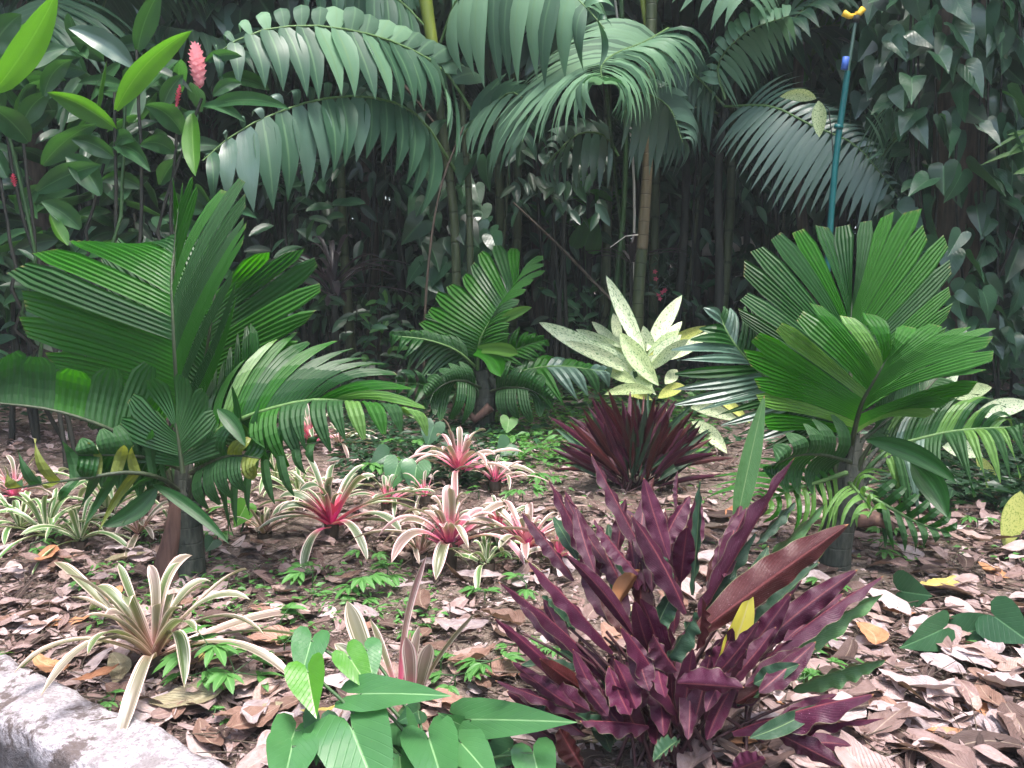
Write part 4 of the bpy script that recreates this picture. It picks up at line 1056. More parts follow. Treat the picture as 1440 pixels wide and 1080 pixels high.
# heart leaves at the right
for (ax, ay, tx, ty, wpx, lab) in [(1268, 832, 1308, 838, 62, 'low arrowhead leaf nearest the bent palm trunk'), (1325, 885, 1272, 912, 54, 'dark arrowhead leaf left of a paler one on the right litter'),
        (1352, 892, 1418, 872, 60, 'lighter arrowhead leaf lying over the right leaf litter'), (1400, 868, 1450, 905, 70, 'arrowhead leaf cut by the right picture edge')]:
    g = G((ax + tx) / 2, max(ay, ty) + 12); dd = g.y
    r_ = thing('arrowhead_seedling', lab, 'plant', g, 'arrowhead leaves on the right')
    heart_px(r_, (ax, ay), (tx, ty), wpx, dd, 'arrow_dull', U(-25, 25), .1, .1, 1.1, 0, -.1, stalk=g)
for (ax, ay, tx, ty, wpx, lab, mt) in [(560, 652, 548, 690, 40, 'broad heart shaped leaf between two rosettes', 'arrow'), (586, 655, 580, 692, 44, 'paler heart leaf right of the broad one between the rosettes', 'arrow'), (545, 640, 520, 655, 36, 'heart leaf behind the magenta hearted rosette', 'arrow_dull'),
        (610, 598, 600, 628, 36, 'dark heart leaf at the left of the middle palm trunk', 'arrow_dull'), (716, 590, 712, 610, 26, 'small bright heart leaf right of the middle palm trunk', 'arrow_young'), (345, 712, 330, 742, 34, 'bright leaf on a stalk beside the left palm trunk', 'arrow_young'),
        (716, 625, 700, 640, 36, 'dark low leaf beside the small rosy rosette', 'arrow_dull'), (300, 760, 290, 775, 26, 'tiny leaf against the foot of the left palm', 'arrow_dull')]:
    g = G((ax + tx) / 2, max(ay, ty) + 14); dd = g.y
    r_ = thing('heart_leaved_seedling', lab, 'plant', g, 'heart leaved seedlings')
    heart_px(r_, (ax, ay), (tx, ty), wpx, dd, mt, U(-25, 25), .15, .1, .9, 0, -.06, stalk=g)

# ================================================================== SEEDLINGS WITH FINGERED LEAVES
def seedling(cx, cy, gy, size, label, nl=3, mat='seedling', seed=0):
    rs = random.Random(seed); b = G(cx, gy); d = b.y
    r_ = thing('green_seedling', label, 'seedling', b, 'green seedlings in the leaf litter')
    s = size * d / FPX
    top = P(cx, cy, d)
    m = MB(); m.tube(bez(b, b + Vector((0, 0, .04)), top, 5), .003, .002, 5); m.build('stem', M['stem_green'], r_)
    for k in range(nl):
        az = rs.uniform(0, 6.28) + k * 2.4
        c = top + Vector((math.cos(az) * s * .45, math.sin(az) * s * .4, rs.uniform(-.15, .2) * s))
        m = MB(); m.tube([top, c], .002, .0015, 4); m.build('leaf_stalk', M['stem_green'], r_)
        for j in range(5):
            a2 = az + (j - 2) * .62
            L = s * (.62 - .07 * abs(j - 2)) * rs.uniform(.85, 1.1)
            e = c + Vector((math.cos(a2) * L, math.sin(a2) * L, -L * rs.uniform(.1, .45)))
            mb = MB(); blade(mb, bez(c, (c + e) * .5 + Vector((0, 0, L * .16)), e, 6), Vector((math.sin(a2), -math.cos(a2), rs.uniform(-.3, .3))), L * .36, lance, .25)
            mb.build('leaflet', M[mat], r_)
SEED = [(292, 905, 975, 78, 3, 'seedling with drooping leaflets growing through the pale rosette by the kerb'), (330, 945, 985, 74, 3, 'brightest large seedling right of the pale rosette'), (270, 950, 992, 56, 3, 'seedling under the right leaves of the pale rosette'),
    (395, 872, 905, 56, 2, 'seedling standing alone right of the pale rosette'), (400, 905, 935, 50, 2, 'low seedling nearest the heart leaved plant'), (440, 805, 835, 48, 3, 'feathery seedling below the magenta hearted rosette'), (505, 812, 840, 52, 3, 'seedling left of the rose pink rosette'),
    (545, 800, 828, 44, 3, 'pale green seedling at the foot of the rose pink rosette'), (505, 835, 850, 36, 2, 'small low seedling in dark mulch left of centre'), (640, 950, 975, 50, 3, 'ferny seedling left of the purple clump'), (690, 930, 965, 54, 3, 'ferny seedling touching the purple clump'),
    (620, 930, 960, 42, 2, 'pale seedling behind the upright pink edged leaves'), (682, 832, 850, 40, 2, 'small seedling under the green pup'), (1155, 930, 965, 54, 2, 'seedling right of the purple clump under its leaves'), (1130, 955, 985, 40, 2, 'low seedling against the purple clump on its right'),
    (300, 1008, 1030, 34, 2, 'tiny seedling beside a big olive fallen leaf'), (160, 985, 1000, 36, 2, 'ferny sprig between kerb and pale rosette'), (1245, 745, 760, 30, 2, 'tiny seedling right of the bent palm trunk'), (1150, 770, 790, 40, 2, 'seedling left of the bent palm trunk'),
    (735, 690, 705, 36, 3, 'seedling right of the small rosy rosette'), (530, 655, 680, 44, 3, 'leafy seedling behind the magenta hearted rosette'), (770, 640, 655, 44, 3, 'seedling left of the small purple tuft'), (760, 665, 680, 40, 3, 'seedling before the small purple tuft'), (570, 625, 640, 44, 3, 'seedling left of the middle palm foot'),
    (5, 930, 940, 40, 2, 'seedling at the left edge beside the kerb'), (170, 985, 995, 30, 2, 'second ferny sprig between kerb and pale rosette'), (740, 820, 838, 40, 2, 'seedling between the pup and the purple clump')]
for i, (cx, cy, gy, s_, nl, lab) in enumerate(SEED): seedling(cx, cy, gy, s_, lab, nl + 1, seed=i)

for k in range(34):
    cx, gy = U(20, 800), U(700, 1000)
    if k % 4 == 0: cx, gy = U(1130, 1430), U(680, 960)
    if (G(cx, gy) - k0).dot(kn) < .25: continue
    seedling(cx, gy - U(14, 24), gy, U(26, 42), 'small bright green seedling scattered in the litter between the larger plants', 2, seed=100 + k)
# ================================================================== LEAF LITTER
kinds = [('lit_tan', 'dry tan leaf lying in the leaf litter', 'tan dry leaves on the ground', .30), ('lit_grey', 'bleached grey leaf lying in the leaf litter', 'bleached grey leaves on the ground', .30), ('lit_brown', 'dark brown curled leaf lying in the leaf litter', 'brown curled leaves on the ground', .26),
         ('lit_orange', 'orange brown leaf lying in the leaf litter', 'orange leaves on the ground', .06), ('lit_yellow', 'yellow fallen leaf lying in the leaf litter', 'yellow leaves on the ground', .03), ('lit_olive', 'olive drab leaf lying in the leaf litter', 'olive leaves on the ground', .05)]
pool = {}
for mt, lab, grp, wgt in kinds:
    pool[mt] = []
    for k in range(10):
        mb = MB(); L = 1.0; a = U(-.25, .25)
        mid = [Vector((a * math.sin(t * 3.1), t - .5, .10 * math.sin(t * 3.1) * U(.2, 1.0) + U(.10, .22) * (abs(t - .5) * 2) ** 2)) for t in [i / 10 for i in range(11)]]
        blade(mb, mid, Vector((1, 0, U(-.2, .2))), U(.32, .52), lambda t: lance(.03 + .97 * t, U(.44, .46)), fold=U(.1, .6), wave=U(.08, .3), freq=U(1.5, 3), curl=U(-.3, .6), ncr=2)
        o = mb.build('leaf_template', M[mt]); pool[mt].append(o.data); bpy.data.objects.remove(o)
def fallen(loc, L, mt, lab, grp, rot=None, tilt=.15):
    o = bpy.data.objects.new('fallen_leaf', random.choice(pool[mt])); sc.collection.objects.link(o)
    o.location = loc; o.scale = (L * U(.8, 1.15), L, L * U(.35, .9))
    o.rotation_euler = (U(-tilt, tilt), U(-tilt, tilt), U(0, 6.28) if rot is None else rot)
    tag(o, lab, 'leaf', grp)
cnt = 0
while cnt < 300:
    # one leaf per screen cell-ish: denser near
    px, py = U(-20, 1460), 640 + 440 * math.sqrt(random.random())
    g = G(px, py)
    if (g - k0).dot(kn) < .06: continue
    if px < 700 and py > 820 and random.random() < .35: continue
    q = random.random(); acc = 0
    for mt, lab, grp, wgt in kinds:
        acc += wgt
        if q < acc: break
    if px > 1100 and mt == 'lit_brown' and random.random() < .5: mt, lab, grp = kinds[1][:3]
    L = random.triangular(.08, .21, .115)
    fallen(g + Vector((0, 0, U(.012, .05))), L, mt, lab, grp)
    cnt += 1
# the rest: small debris
def scatter(n, xs, ys, lo, hi, zmax, name, mat, nup=.5):
    px = rng.uniform(*xs, n); py = rng.uniform(*ys, n)
    pos = np.array([tuple(G(a, b)) for a, b in zip(px, py)])
    kk = (pos - np.array(k0)) @ np.array(kn)
    pos = pos[kk > .05]; n = len(pos)
    pos[:, 2] = rng.uniform(.004, zmax, n)
    az = rng.uniform(0, 6.283, n)
    T = np.stack([np.cos(az), np.sin(az), rng.normal(0, .18, n)], 1)
    Nn = np.stack([rng.normal(0, nup, n), rng.normal(0, nup, n), np.ones(n)], 1)
    L = rng.uniform(lo, hi, n); Wd = L * rng.uniform(.25, .55, n)
    o = np_leaves(name, pos, T, Nn, L, Wd, mat, fold=.35, droop=.1)
    o['kind'] = 'stuff'; return o
def curled(n, xs, ys, lo, hi, zmax, name, tilt=.3, mat='debris'):
    px = rng.uniform(*xs, n); py = rng.uniform(*ys, n)
    pos = np.array([tuple(G(a, b)) for a, b in zip(px, py)])
    kk = (pos - np.array(k0)) @ np.array(kn)
    pos = pos[kk > .05]; n = len(pos)
    pos[:, 2] = rng.uniform(.004, zmax, n)
    return np_curled(name, pos, rng.uniform(0, 6.283, n), rng.uniform(lo, hi, n) * rng.choice([.7, 1, 1, 1.25], n), M[mat], tilt)
curled(1000, (-120, 1560), (700, 1110), .07, .15, .03, 'leaf_litter')
curled(520, (960, 1560), (720, 1110), .08, .21, .045, 'leaf_litter', .22)
curled(2400, (-160, 1600), (545, 760), .04, .12, .03, 'leaf_litter', .15)
curled(3000, (-120, 1560), (600, 1110), .02, .075, .025, 'leaf_litter', .2)
curled(700, (-120, 500), (740, 1110), .07, .15, .03, 'leaf_litter', .2)
curled(5200, (-200, 1640), (425, 640), .04, .11, .03, 'leaf_litter', .2)
scatter(42000, (-120, 1560), (600, 1110), .006, .030, .022, 'mulch', M['debris'])
mb = MB()
for k in range(1100):
    g = G(U(-20, 1460), U(560, 1090))
    if (g - k0).dot(kn) < .08: continue
    az = U(0, 6.28); L = U(.06, .3)
    e = g + Vector((math.cos(az) * L, math.sin(az) * L, U(0, .05)))
    mb.tube(bez(g + Vector((0, 0, .02)), (g + e) * .5 + Vector((U(-.03, .03), U(-.03, .03), .03)), e + Vector((0, 0, .015)), 4), .0022, .0012, 4, rnd=random.random())
tw = mb.build('twig_litter', M['trunk_brown']); tw['kind'] = 'stuff'
# named big dead leaves of the photograph
for (px, py, mt, L, rot, lab) in [(275, 1000, 'lit_olive', .26, 1.9, 'large olive green dead leaf under the pale rosette by the kerb'), (65, 800, 'lit_orange', .2, .3, 'curled orange brown leaf below the green rosette at the left edge'),
        (75, 955, 'lit_orange', .14, 1.2, 'crumpled orange leaf between kerb and pale rosette'), (50, 810, 'lit_grey', .2, 2.6, 'jagged bluish grey leaf at the left below the green rosette'), (650, 905, 'lit_grey', .19, 1.2, 'big shiny grey leaf between pink edged leaves and purple clump'),
        (1345, 850, 'lit_grey', .13, 1.5, 'silvery narrow leaf above the arrowhead leaves on the right'), (1245, 870, 'lit_grey', .18, .5, 'papery crumpled grey leaf right of the purple clump'), (1290, 990, 'lit_grey', .22, .8, 'pale holed leaf in the bright litter at lower right')]:
    fallen(G(px, py) + Vector((0, 0, .05)), L, mt, lab, 'notable dead leaves', rot, .35)
# low ground cover further back
scatter(3600, (690, 1000), (540, 660), .03, .08, .09, 'ground_cover', M['seedling'], .5)
scatter(2200, (1240, 1500), (610, 720), .05, .11, .12, 'ground_cover', M['under'], .4)
scatter(2600, (-60, 1500), (500, 600), .05, .12, .16, 'ground_cover', M['under'], .5)
scatter(1500, (480, 1300), (520, 640), .04, .10, .10, 'ground_cover', M['arrow_dull'], .5)
scatter(500, (700, 1440), (640, 800), .02, .05, .05, 'ground_cover', M['seedling'], .4)
scatter(1600, (480, 700), (590, 690), .04, .09, .10, 'ground_cover', M['under'], .4)
scatter(900, (120, 620), (800, 900), .02, .045, .05, 'ground_cover', M['seedling'], .4)
#%%BACK
# ================================================================== RED GINGER (upper left)
d = 5.0
b = G(150, 660); b = Vector((P(150, 400, d).x, d, 0))
gp = thing('ginger_plant', 'tall broad leaved ginger clump at the upper left with pink flower spikes', 'plant', b)
GL = [((-10, 130), (80, -12), 40, 'ginger_bright', (8, 6), 0, 0, -.5), ((163, 155), (270, 43), 34, 'ginger_bright', (-14, -14), 15, 0, -.2), ((163, 182), (66, 130), 30, 'ginger_bright', (0, -10), -15, 0, -.2),
 ((193, 72), (226, -14), 30, 'ginger', (-6, -4), 10, .1, 0), ((187, 95), (96, 40), 32, 'palm_silver', (4, -10), 0, .2, .1), ((62, 135), (102, 84), 26, 'ginger', (-10, -10), 0, 0, 0), ((20, 100), (95, 68), 30, 'ginger', (0, -8), 0, 0, .1),
 ((60, 232), (136, 174), 34, 'ginger', (-4, -10), 10, 0, -.1), ((52, 270), (142, 232), 32, 'ginger', (0, -6), -10, 0, -.2), ((141, 275), (92, 220), 34, 'ginger', (6, -8), 0, -.1, -.1), ((113, 322), (58, 284), 28, 'ginger', (0, -6), 0, -.2, -.3),
 ((160, 222), (100, 196), 26, 'ginger', (0, -8), 0, 0, -.1), ((256, 188), (203, 148), 32, 'ginger', (4, -12), 0, 0, -.2), ((270, 160), (275, 248), 28, 'ginger_bright', (-2, 0), 20, 0, -.3), ((245, 215), (196, 205), 26, 'ginger', (0, -12), 0, 0, -.2),
 ((290, 152), (408, 154), 20, 'ginger', (0, -18), -25, 0, -.4), ((160, 205), (212, 242), 26, 'ginger', (8, -14), 0, 0, -.2), ((165, 200), (190, 198), 22, 'ginger', (0, -8), 0, 0, -.2), ((285, 150), (345, 172), 16, 'ginger', (0, -10), -20, 0, -.2),
 ((40, 200), (-15, 150), 36, 'ginger', (0, -8), 0, -.1, -.3), ((30, 180), (72, 130), 30, 'ginger', (-8, -8), 0, .1, .1), ((135, 165), (150, 85), 12, 'ginger_bright', (-4, 0), 60, 0, 0), ((180, 175), (205, 120), 28, 'ginger', (-6, 0), 0, .2, .3),
 ((25, 300), (60, 260), 24, 'ginger', (-4, -4), 0, .1, .1), ((230, 150), (258, 105), 26, 'ginger', (-6, -2), 0, .2, .2), ((95, 345), (70, 300), 20, 'ginger_bright', (-4, 4), 40, -.3, -.3), ((10, 250), (-20, 200), 28, 'ginger', (0, 0), 0, 0, 0), ((225, 260), (250, 225), 24, 'ginger', (0, -6), 0, .1, 0),
 ((120, 250), (160, 205), 28, 'ginger', (0, -8), 0, .3, .3), ((200, 265), (140, 255), 24, 'ginger', (0, -12), 0, .3, .2), ((300, 135), (340, 118), 18, 'ginger', (0, -8), 0, 0, 0), ((-15, 80), (30, 20), 40, 'ginger', (-6, -6), 0, .1, .1)]
for (p0, p2, wd, mt, bw, roll, da, db) in GL:
    single_leaf(gp, (*p0, da), (*p2, db), wd * .98, d, (bw[0] * 1.3, bw[1] * 1.3 - 3), mt, roll=roll + U(-15, 15), fold=U(.3, .7), wave=.14, freq=2, nseg=14, prof=lambda t: lance(.03 + .97 * t, .45))
for k in range(190):
    x, y = U(-60, 310), U(60, 440)
    a_ = U(0, 6.28); ln = U(45, 85)
    single_leaf(gp, (x, y, U(.15, .9)), (x + ln * math.cos(a_), y + ln * .7 * math.sin(a_) + 12, U(.1, .9)), U(16, 27), d, (U(-10, 10), -12), random.choice(['ginger', 'ginger', 'vine', 'under']), roll=U(-60, 60), fold=.5, wave=.1, freq=2, nseg=8)
for (pl) in [[(165, 430), (163, 330), (161, 130)], [(172, 430), (172, 260), (176, 150)], [(222, 430), (228, 300), (284, 138)], [(60, 430), (30, 300), (5, 160)], [(45, 430), (38, 300), (-8, 120)], [(105, 430), (130, 300), (146, 230)], [(190, 430), (200, 280), (192, 70)], [(20, 430), (12, 330), (0, 250)], [(70, 430), (48, 320), (30, 180)], [(240, 430), (240, 300), (252, 150)]]:
    top = pts(d, pl); foot = Vector((top[0].x * .8 + b.x * .2, d + U(-.1, .3), 0))
    m = MB(); m.tube([Poly([foot, top[0] + Vector((U(-.08, .08), 0, 0))] + top[1:])(i / 14) for i in range(15)], .014, .008, 7); m.build('stem', M[random.choice(['stem_green', 'stem_dark', 'stem_dark'])], gp)
def ginger_flower(tip, foot, wpx, mat, n):
    A, B = P(*foot, d - .1), P(*tip, d - .1)
    ax = (B - A); L = ax.length; ax.normalize()
    S = ax.orthogonal().normalized()
    spike = MB(); spike.tube([A, B], .006, .003, 6); f = spike.build('flower_spike', M['pink_dark'], gp)
    for k in range(n):
        q = k / n
        az = k * 2.4
        h = Quaternion(ax, az) @ S
        r = wpx * d / FPX * .5 * (math.sin(math.pi * (.18 + .72 * q)) ** .8)
        p = A + ax * L * q * .9
        mb = MB(); blade(mb, bez(p, p + h * r * .7 + ax * L * .03, p + h * r + ax * L * .13, 5), h.cross(ax), r * 1.3, lance, .5)
        mb.build('bract', M[mat], f)
ginger_flower((274, 58), (281, 124), 25, 'pink', 44)
ginger_flower((253, 119), (248, 150), 9, 'pink_dark', 18)
ginger_flower((18, 244), (21, 262), 10, 'pink_dark', 14)

# ================================================================== FEATHER PALMS BEHIND
def cane(root, pl, d, r0, r1, mat, name='trunk', foot=None):
    t = pts(d, pl)
    f = foot if foot is not None else Vector((t[0].x, t[0].y, 0))
    c = Poly([f] + t); m = MB(); m.tube([c(i / 20) for i in range(21)], r0, r1, 9); return m.build(name, M[mat], root)
d = 6.6
b = Vector((P(640, 400, d).x, d, 0))
p1 = thing('feather_palm', 'feather palm with two long arching fronds of broad drooping leaflets reaching left', 'palm', b)
cane(p1, [(640, 330), (622, 180), (612, 80)], d, .035, .03, 'cane')
cane(p1, [(660, 300), (652, 180), (648, 90)], d, .03, .02, 'cane')
cane(p1, [(612, 85), (603, 30), (594, -30)], d, .036, .05, 'yellow_shaft', 'crownshaft', foot=P(613, 90, d))
frond(p1, pts(d, [(668, 165), (625, 100, -.2), (560, 62, -.5), (490, 42, -.8), (420, 36, -1.0), (350, 48, -1.2), (296, 82, -1.3)]),
      pts(d, [(640, 230, -.4), (618, 150, -.4), (578, 148, -.6), (545, 138, -.8), (505, 128, -.9), (450, 128, -1.1), (400, 122, -1.2), (345, 112, -1.3), (292, 104, -1.35)]),
      pts(d, [(690, 120, .2), (640, 70, .1), (580, 40, -.1), (500, 15, -.4), (430, 10, -.7), (350, 30, -1.0), (296, 78, -1.3)]),
      17, M['palm_back'], M['rachis_green'], rw=.012, sep=True, wid=1.35, amp=.25, bow=.05, droop=.04, jit=.02, mats=[M['palm_pale'], M['palm_back'], M['palm_back']])
frond(p1, pts(d, [(640, 240), (590, 165, -.3), (530, 138, -.6), (460, 138, -.9), (390, 158, -1.2), (330, 188, -1.3), (285, 226, -1.4)]),
      pts(d, [(600, 300, -.4), (552, 225, -.6), (520, 215, -.7), (475, 232, -1.0), (432, 262, -1.1), (395, 280, -1.25), (350, 285, -1.35), (315, 280, -1.4), (284, 262, -1.4)]),
      pts(d, [(640, 160, -.1), (590, 130, -.3), (540, 118, -.6), (470, 108, -.8), (390, 130, -1.1), (320, 165, -1.3), (280, 222, -1.4)]),
      16, M['palm_back'], M['rachis_green'], rw=.012, sep=True, wid=1.45, amp=.25, bow=.06, droop=.05, jit=.02, mats=[M['palm_back'], M['palm_back'], M['palm_silver']])
frond(p1, pts(d, [(620, 60), (650, -10, -.2), (720, -30, -.5), (800, -10, -.9), (850, 40, -1.1)]),
      pts(d, [(640, 90, -.2), (690, 110, -.4), (740, 100, -.7), (790, 110, -.9), (850, 70, -1.1)]), pts(d, [(680, -60), (760, -80, -.5), (850, -50, -.9), (870, 40, -1.1)]),
      11, M['palm_pale'], M['rachis_green'], sep=True, wid=1.3, amp=.25, bow=.05, droop=.05, jit=.03, mats=[M['palm_pale'], M['palm_back']])
frond(p1, pts(d, [(640, 200), (690, 150, -.2), (720, 130, -.4), (740, 150, -.6), (735, 200, -.7)]),
      pts(d, [(650, 200, -.3), (660, 210, -.5), (690, 240, -.6), (720, 250, -.7)]), pts(d, [(700, 90, -.1), (760, 110, -.4), (775, 180, -.6), (750, 230, -.7)]),
      9, M['palm_back'], M['rachis_green'], sep=True, wid=1.3, amp=.25, bow=.04, droop=.05, jit=.03)
frond(p1, pts(d, [(600, 40), (560, 0, -.1), (500, -30, -.3), (420, -30, -.5)]),
      pts(d, [(590, 110, -.1), (550, 80, -.2), (500, 60, -.3), (420, 0, -.5)]), pts(d, [(560, -60), (480, -90), (410, -60)]),
      9, M['palm_back'], M['rachis_green'], sep=True, wid=1.3, amp=.25, bow=.04, droop=.05, jit=.03)
# pale fan like frond in the centre
d = 6.2
b = Vector((P(872, 400, d + 1.3).x, d + 1.3, 0))
p2 = thing('feather_palm', 'slender palm with one pale combed frond drooping in the middle of the picture', 'palm', b)
cane(p2, [(878, 380, 1.3), (866, 260, 1.0), (852, 120, -.6)], d, .016, .010, 'stem_green', foot=b)
frond(p2, pts(d, [(940, 40, .5), (905, 60, .2), (868, 74, -.1), (846, 92, -.5), (848, 118, -.9)]),
      pts(d, [(800, 40, .4), (740, 95, .1), (694, 165, -.2), (716, 196, -.4), (762, 190, -.6), (780, 182, -.8), (820, 168, -1.0), (845, 145, -1.1)]),
      pts(d, [(1000, 70, .4), (960, 110, .1), (930, 130, -.1), (922, 150, -.4), (895, 165, -.7), (872, 165, -.9), (856, 145, -1.1)]),
      36, M['palm_pale'], M['rachis_green'], rw=.010, sep=True, wid=1.25, amp=.2, bow=.10, droop=.06, jit=.02, mats=[M['palm_pale'], M['palm_pale'], M['palm_back']])
frond(p2, pts(d + .5, [(880, 150), (900, 130, -.1), (940, 150, -.2), (960, 200, -.3)]), pts(d + .5, [(870, 200), (890, 230), (930, 240), (955, 230, -.3)]), pts(d + .5, [(920, 100), (970, 130), (985, 180), (970, 215, -.3)]),
      11, M['palm_silver'], M['rachis_green'], sep=True, wid=1.2, amp=.2, bow=.05, droop=.05)
frond(p2, pts(d + .4, [(870, 220), (850, 190), (810, 190), (770, 230, -.2)]), pts(d + .4, [(860, 260), (830, 255), (790, 260), (765, 245, -.2)]), pts(d + .4, [(850, 160), (810, 150), (770, 180), (760, 225, -.2)]),
      11, M['palm_silver'], M['rachis_green'], sep=True, wid=1.2, amp=.2, bow=.05, droop=.05)
# silver frond at right
d = 6.6
b = Vector((P(1010, 400, d + .8).x, d + .8, 0))
p3 = thing('feather_palm', 'palm with a long grey silvery frond arching behind the teal pipe', 'palm', b)
cane(p3, [(1012, 390, .8), (1010, 250, .8), (1020, 150, .8)], d, .04, .03, 'stem_dark')
frond(p3, pts(d, [(1020, 150, .6), (1085, 150, .2), (1140, 176, 0), (1200, 202, -.2), (1235, 240, -.3), (1266, 282, -.4)]),
      pts(d, [(1120, 90, .4), (1165, 130, .2), (1210, 165, 0), (1240, 195, -.2), (1262, 235, -.35), (1275, 285, -.4)]),
      pts(d, [(1000, 190, .5), (1012, 212, .3), (1040, 240, .1), (1075, 275, 0), (1110, 298, -.1), (1150, 292, -.2), (1190, 305, -.3), (1215, 312, -.35), (1240, 298, -.4), (1268, 288, -.4)]),
      26, M['palm_silver'], M['rachis_green'], rw=.012, sep=True, wid=.95, amp=.25, bow=.03, droop=.05, jit=.012)
frond(p3, pts(d + .3, [(1020, 140), (1010, 90), (1050, 45, -.2), (1110, 22, -.3)]), pts(d + .3, [(980, 110), (1000, 60), (1050, 5), (1110, 5)]), pts(d + .3, [(1030, 160), (1060, 120), (1090, 85), (1125, 50)]),
      15, M['palm_pale'], M['rachis_green'], sep=True, wid=1.1, amp=.2, bow=.04, droop=.05)
frond(p3, pts(d + .6, [(1020, 150), (960, 90), (900, 60, .1)]), pts(d + .6, [(1000, 190), (960, 150), (900, 120)]), pts(d + .6, [(1000, 80), (950, 30), (890, 20)]),
      15, M['palm_back'], M['rachis_green'], sep=True, wid=1.1, amp=.2, bow=.04, droop=.05)
frond(p3, pts(d + .9, [(1010, 160), (980, 150), (930, 165), (890, 210)]), pts(d + .9, [(1000, 210), (970, 215), (930, 230), (890, 250)]), pts(d + .9, [(985, 100), (940, 110), (890, 150), (880, 200)]),
      15, M['palm_back'], M['rachis_green'], sep=True, wid=1.1, amp=.2, bow=.04, droop=.05)
# fine light frond left of the vine tree
d = 6.3
b = Vector((P(1300, 420, d + .4).x, d + .4, 0))
p4 = thing('feather_palm', 'small palm with a fine pale frond between the teal pipe and the vine covered tree', 'palm', b)
cane(p4, [(1300, 400, .4), (1302, 300, .3), (1308, 200, .2)], d, .02, .012, 'stem_green')
for rr in ([(1308, 205, .2), (1290, 150), (1262, 140, -.1), (1232, 165, -.2)], [(1306, 220, .2), (1290, 185), (1265, 190, -.1), (1240, 220, -.2)]):
    frond(p4, pts(d, rr), pts(d, [(x - 18, y + 42, dd) for (x, y, dd) in [(1300, 200, 0), (1270, 190, 0), (1240, 185, -.1), (1215, 190, -.2)]]), pts(d, [(1300, 130, 0), (1275, 110, 0), (1250, 115, -.1), (1212, 150, -.2)]),
      12, M['palm_pale'], M['rachis_green'], sep=True, wid=.5, amp=.2, bow=.02, droop=.06)

# ---- filler palms deeper in the garden
def auto_frond(root, base, az, el, L, wid_, n, mat, droop, joined, wfac=1.0, sepw=1.2, arch=.5):
    h = Vector((math.cos(az), math.sin(az), 0)); s = Vector((-math.sin(az), math.cos(az), 0)); up = Vector((0, 0, 1))
    p1_ = base + (h * math.cos(el) + up * math.sin(el)) * L * .55
    p2_ = base + h * L * (math.cos(el) * .7 + .35) + up * L * (math.sin(el) * .75 - arch)
    rach = bez(base, p1_, p2_, 8)
    def tips(sg):
        out = []
        for i in range(9):
            t = i / 8; q = Poly(rach)(t)
            w_ = wid_ * (.45 + .9 * math.sin(math.pi * min(1, t * .85 + .1))) * (1 - .45 * t)
            tan = (rach[min(8, i + 1)] - rach[max(0, i - 1)]).normalized()
            out.append(q + s * sg * w_ * .8 + tan * w_ * .55 - up * droop * w_)
        return out
    frond(root, rach, tips(-1), tips(1), n, M[mat], M['rachis_green'], rw=.010, sep=True, wid=sepw, amp=.25, bow=.05, droop=.06, jit=.03, t0=.22, joined=joined)
FILL = [(850, 8.3, -40, 8, 'palm_pale', 'pale palm with its crown at the top edge right of centre'), (690, 8.0, -10, 8, 'palm_pale', 'pale palm with its crown at the top edge left of the combed frond'), (1030, 8.2, 0, 7, 'palm_pale', 'pale feathery palm at the top edge left of the silvery frond'), (480, 8.2, -30, 7, 'palm_pale', 'pale palm crown peeking over the arching fronds'), (430, 8.6, 95, 7, 'palm_back', 'dark feather palm behind the arching fronds, left of centre'), (720, 8.2, 30, 8, 'palm_pale', 'pale feather palm crown at the top centre'), (560, 9.4, 60, 7, 'palm_back', 'feather palm in the deep shade behind the two arching fronds'),
        (1000, 8.8, 100, 7, 'palm_back', 'feather palm right of the ringed cane'), (1090, 9.8, 40, 7, 'palm_pale', 'pale palm crown at the top right of centre'), (820, 9.6, 180, 6, 'palm_back', 'low dark palm under the pale combed frond'),
        (130, 7.4, 60, 7, 'palm_back', 'pale palm fronds behind the ginger clump'), (1200, 9.0, 150, 7, 'palm_back', 'dark palm behind the silvery frond'), (300, 9.8, 20, 6, 'palm_back', 'palm crown high behind the pink flower'), (930, 8.4, -40, 7, 'palm_pale', 'tall palm whose crown leaves the frame above the ringed cane'),
        (1260, 7.6, 40, 6, 'palm_back', 'palm crown at the top right beside the vine covered tree'), (640, 10.5, 200, 6, 'palm_back', 'far low palm in the darkest gap behind the middle palm'), (1060, 10.8, 210, 6, 'palm_back', 'far low palm in the gap right of the speckled plant')]
for (px, d, py, nf, mt, lab) in FILL:
    top = P(px, py, d); b = Vector((top.x + U(-.1, .1), d + U(-.1, .1), 0))
    r_ = thing('feather_palm', lab, 'palm', b)
    c = Poly([b, (b + top) * .5 + Vector((U(-.08, .08), 0, 0)), top]); m = MB(); m.tube([c(i / 12) for i in range(13)], .05, .03, 8); m.build('trunk', M['cane'] if mt == 'palm_pale' else M['stem_dark'], r_)
    a0 = U(0, 6.28)
    for k in range(nf):
        auto_frond(r_, top, a0 + k * 6.283 / nf + U(-.3, .3), R(U(15, 70)), U(1.2, 1.9), U(.38, .6), 16, mt, U(.3, .8), d > 9.2, arch=U(.35, .7))

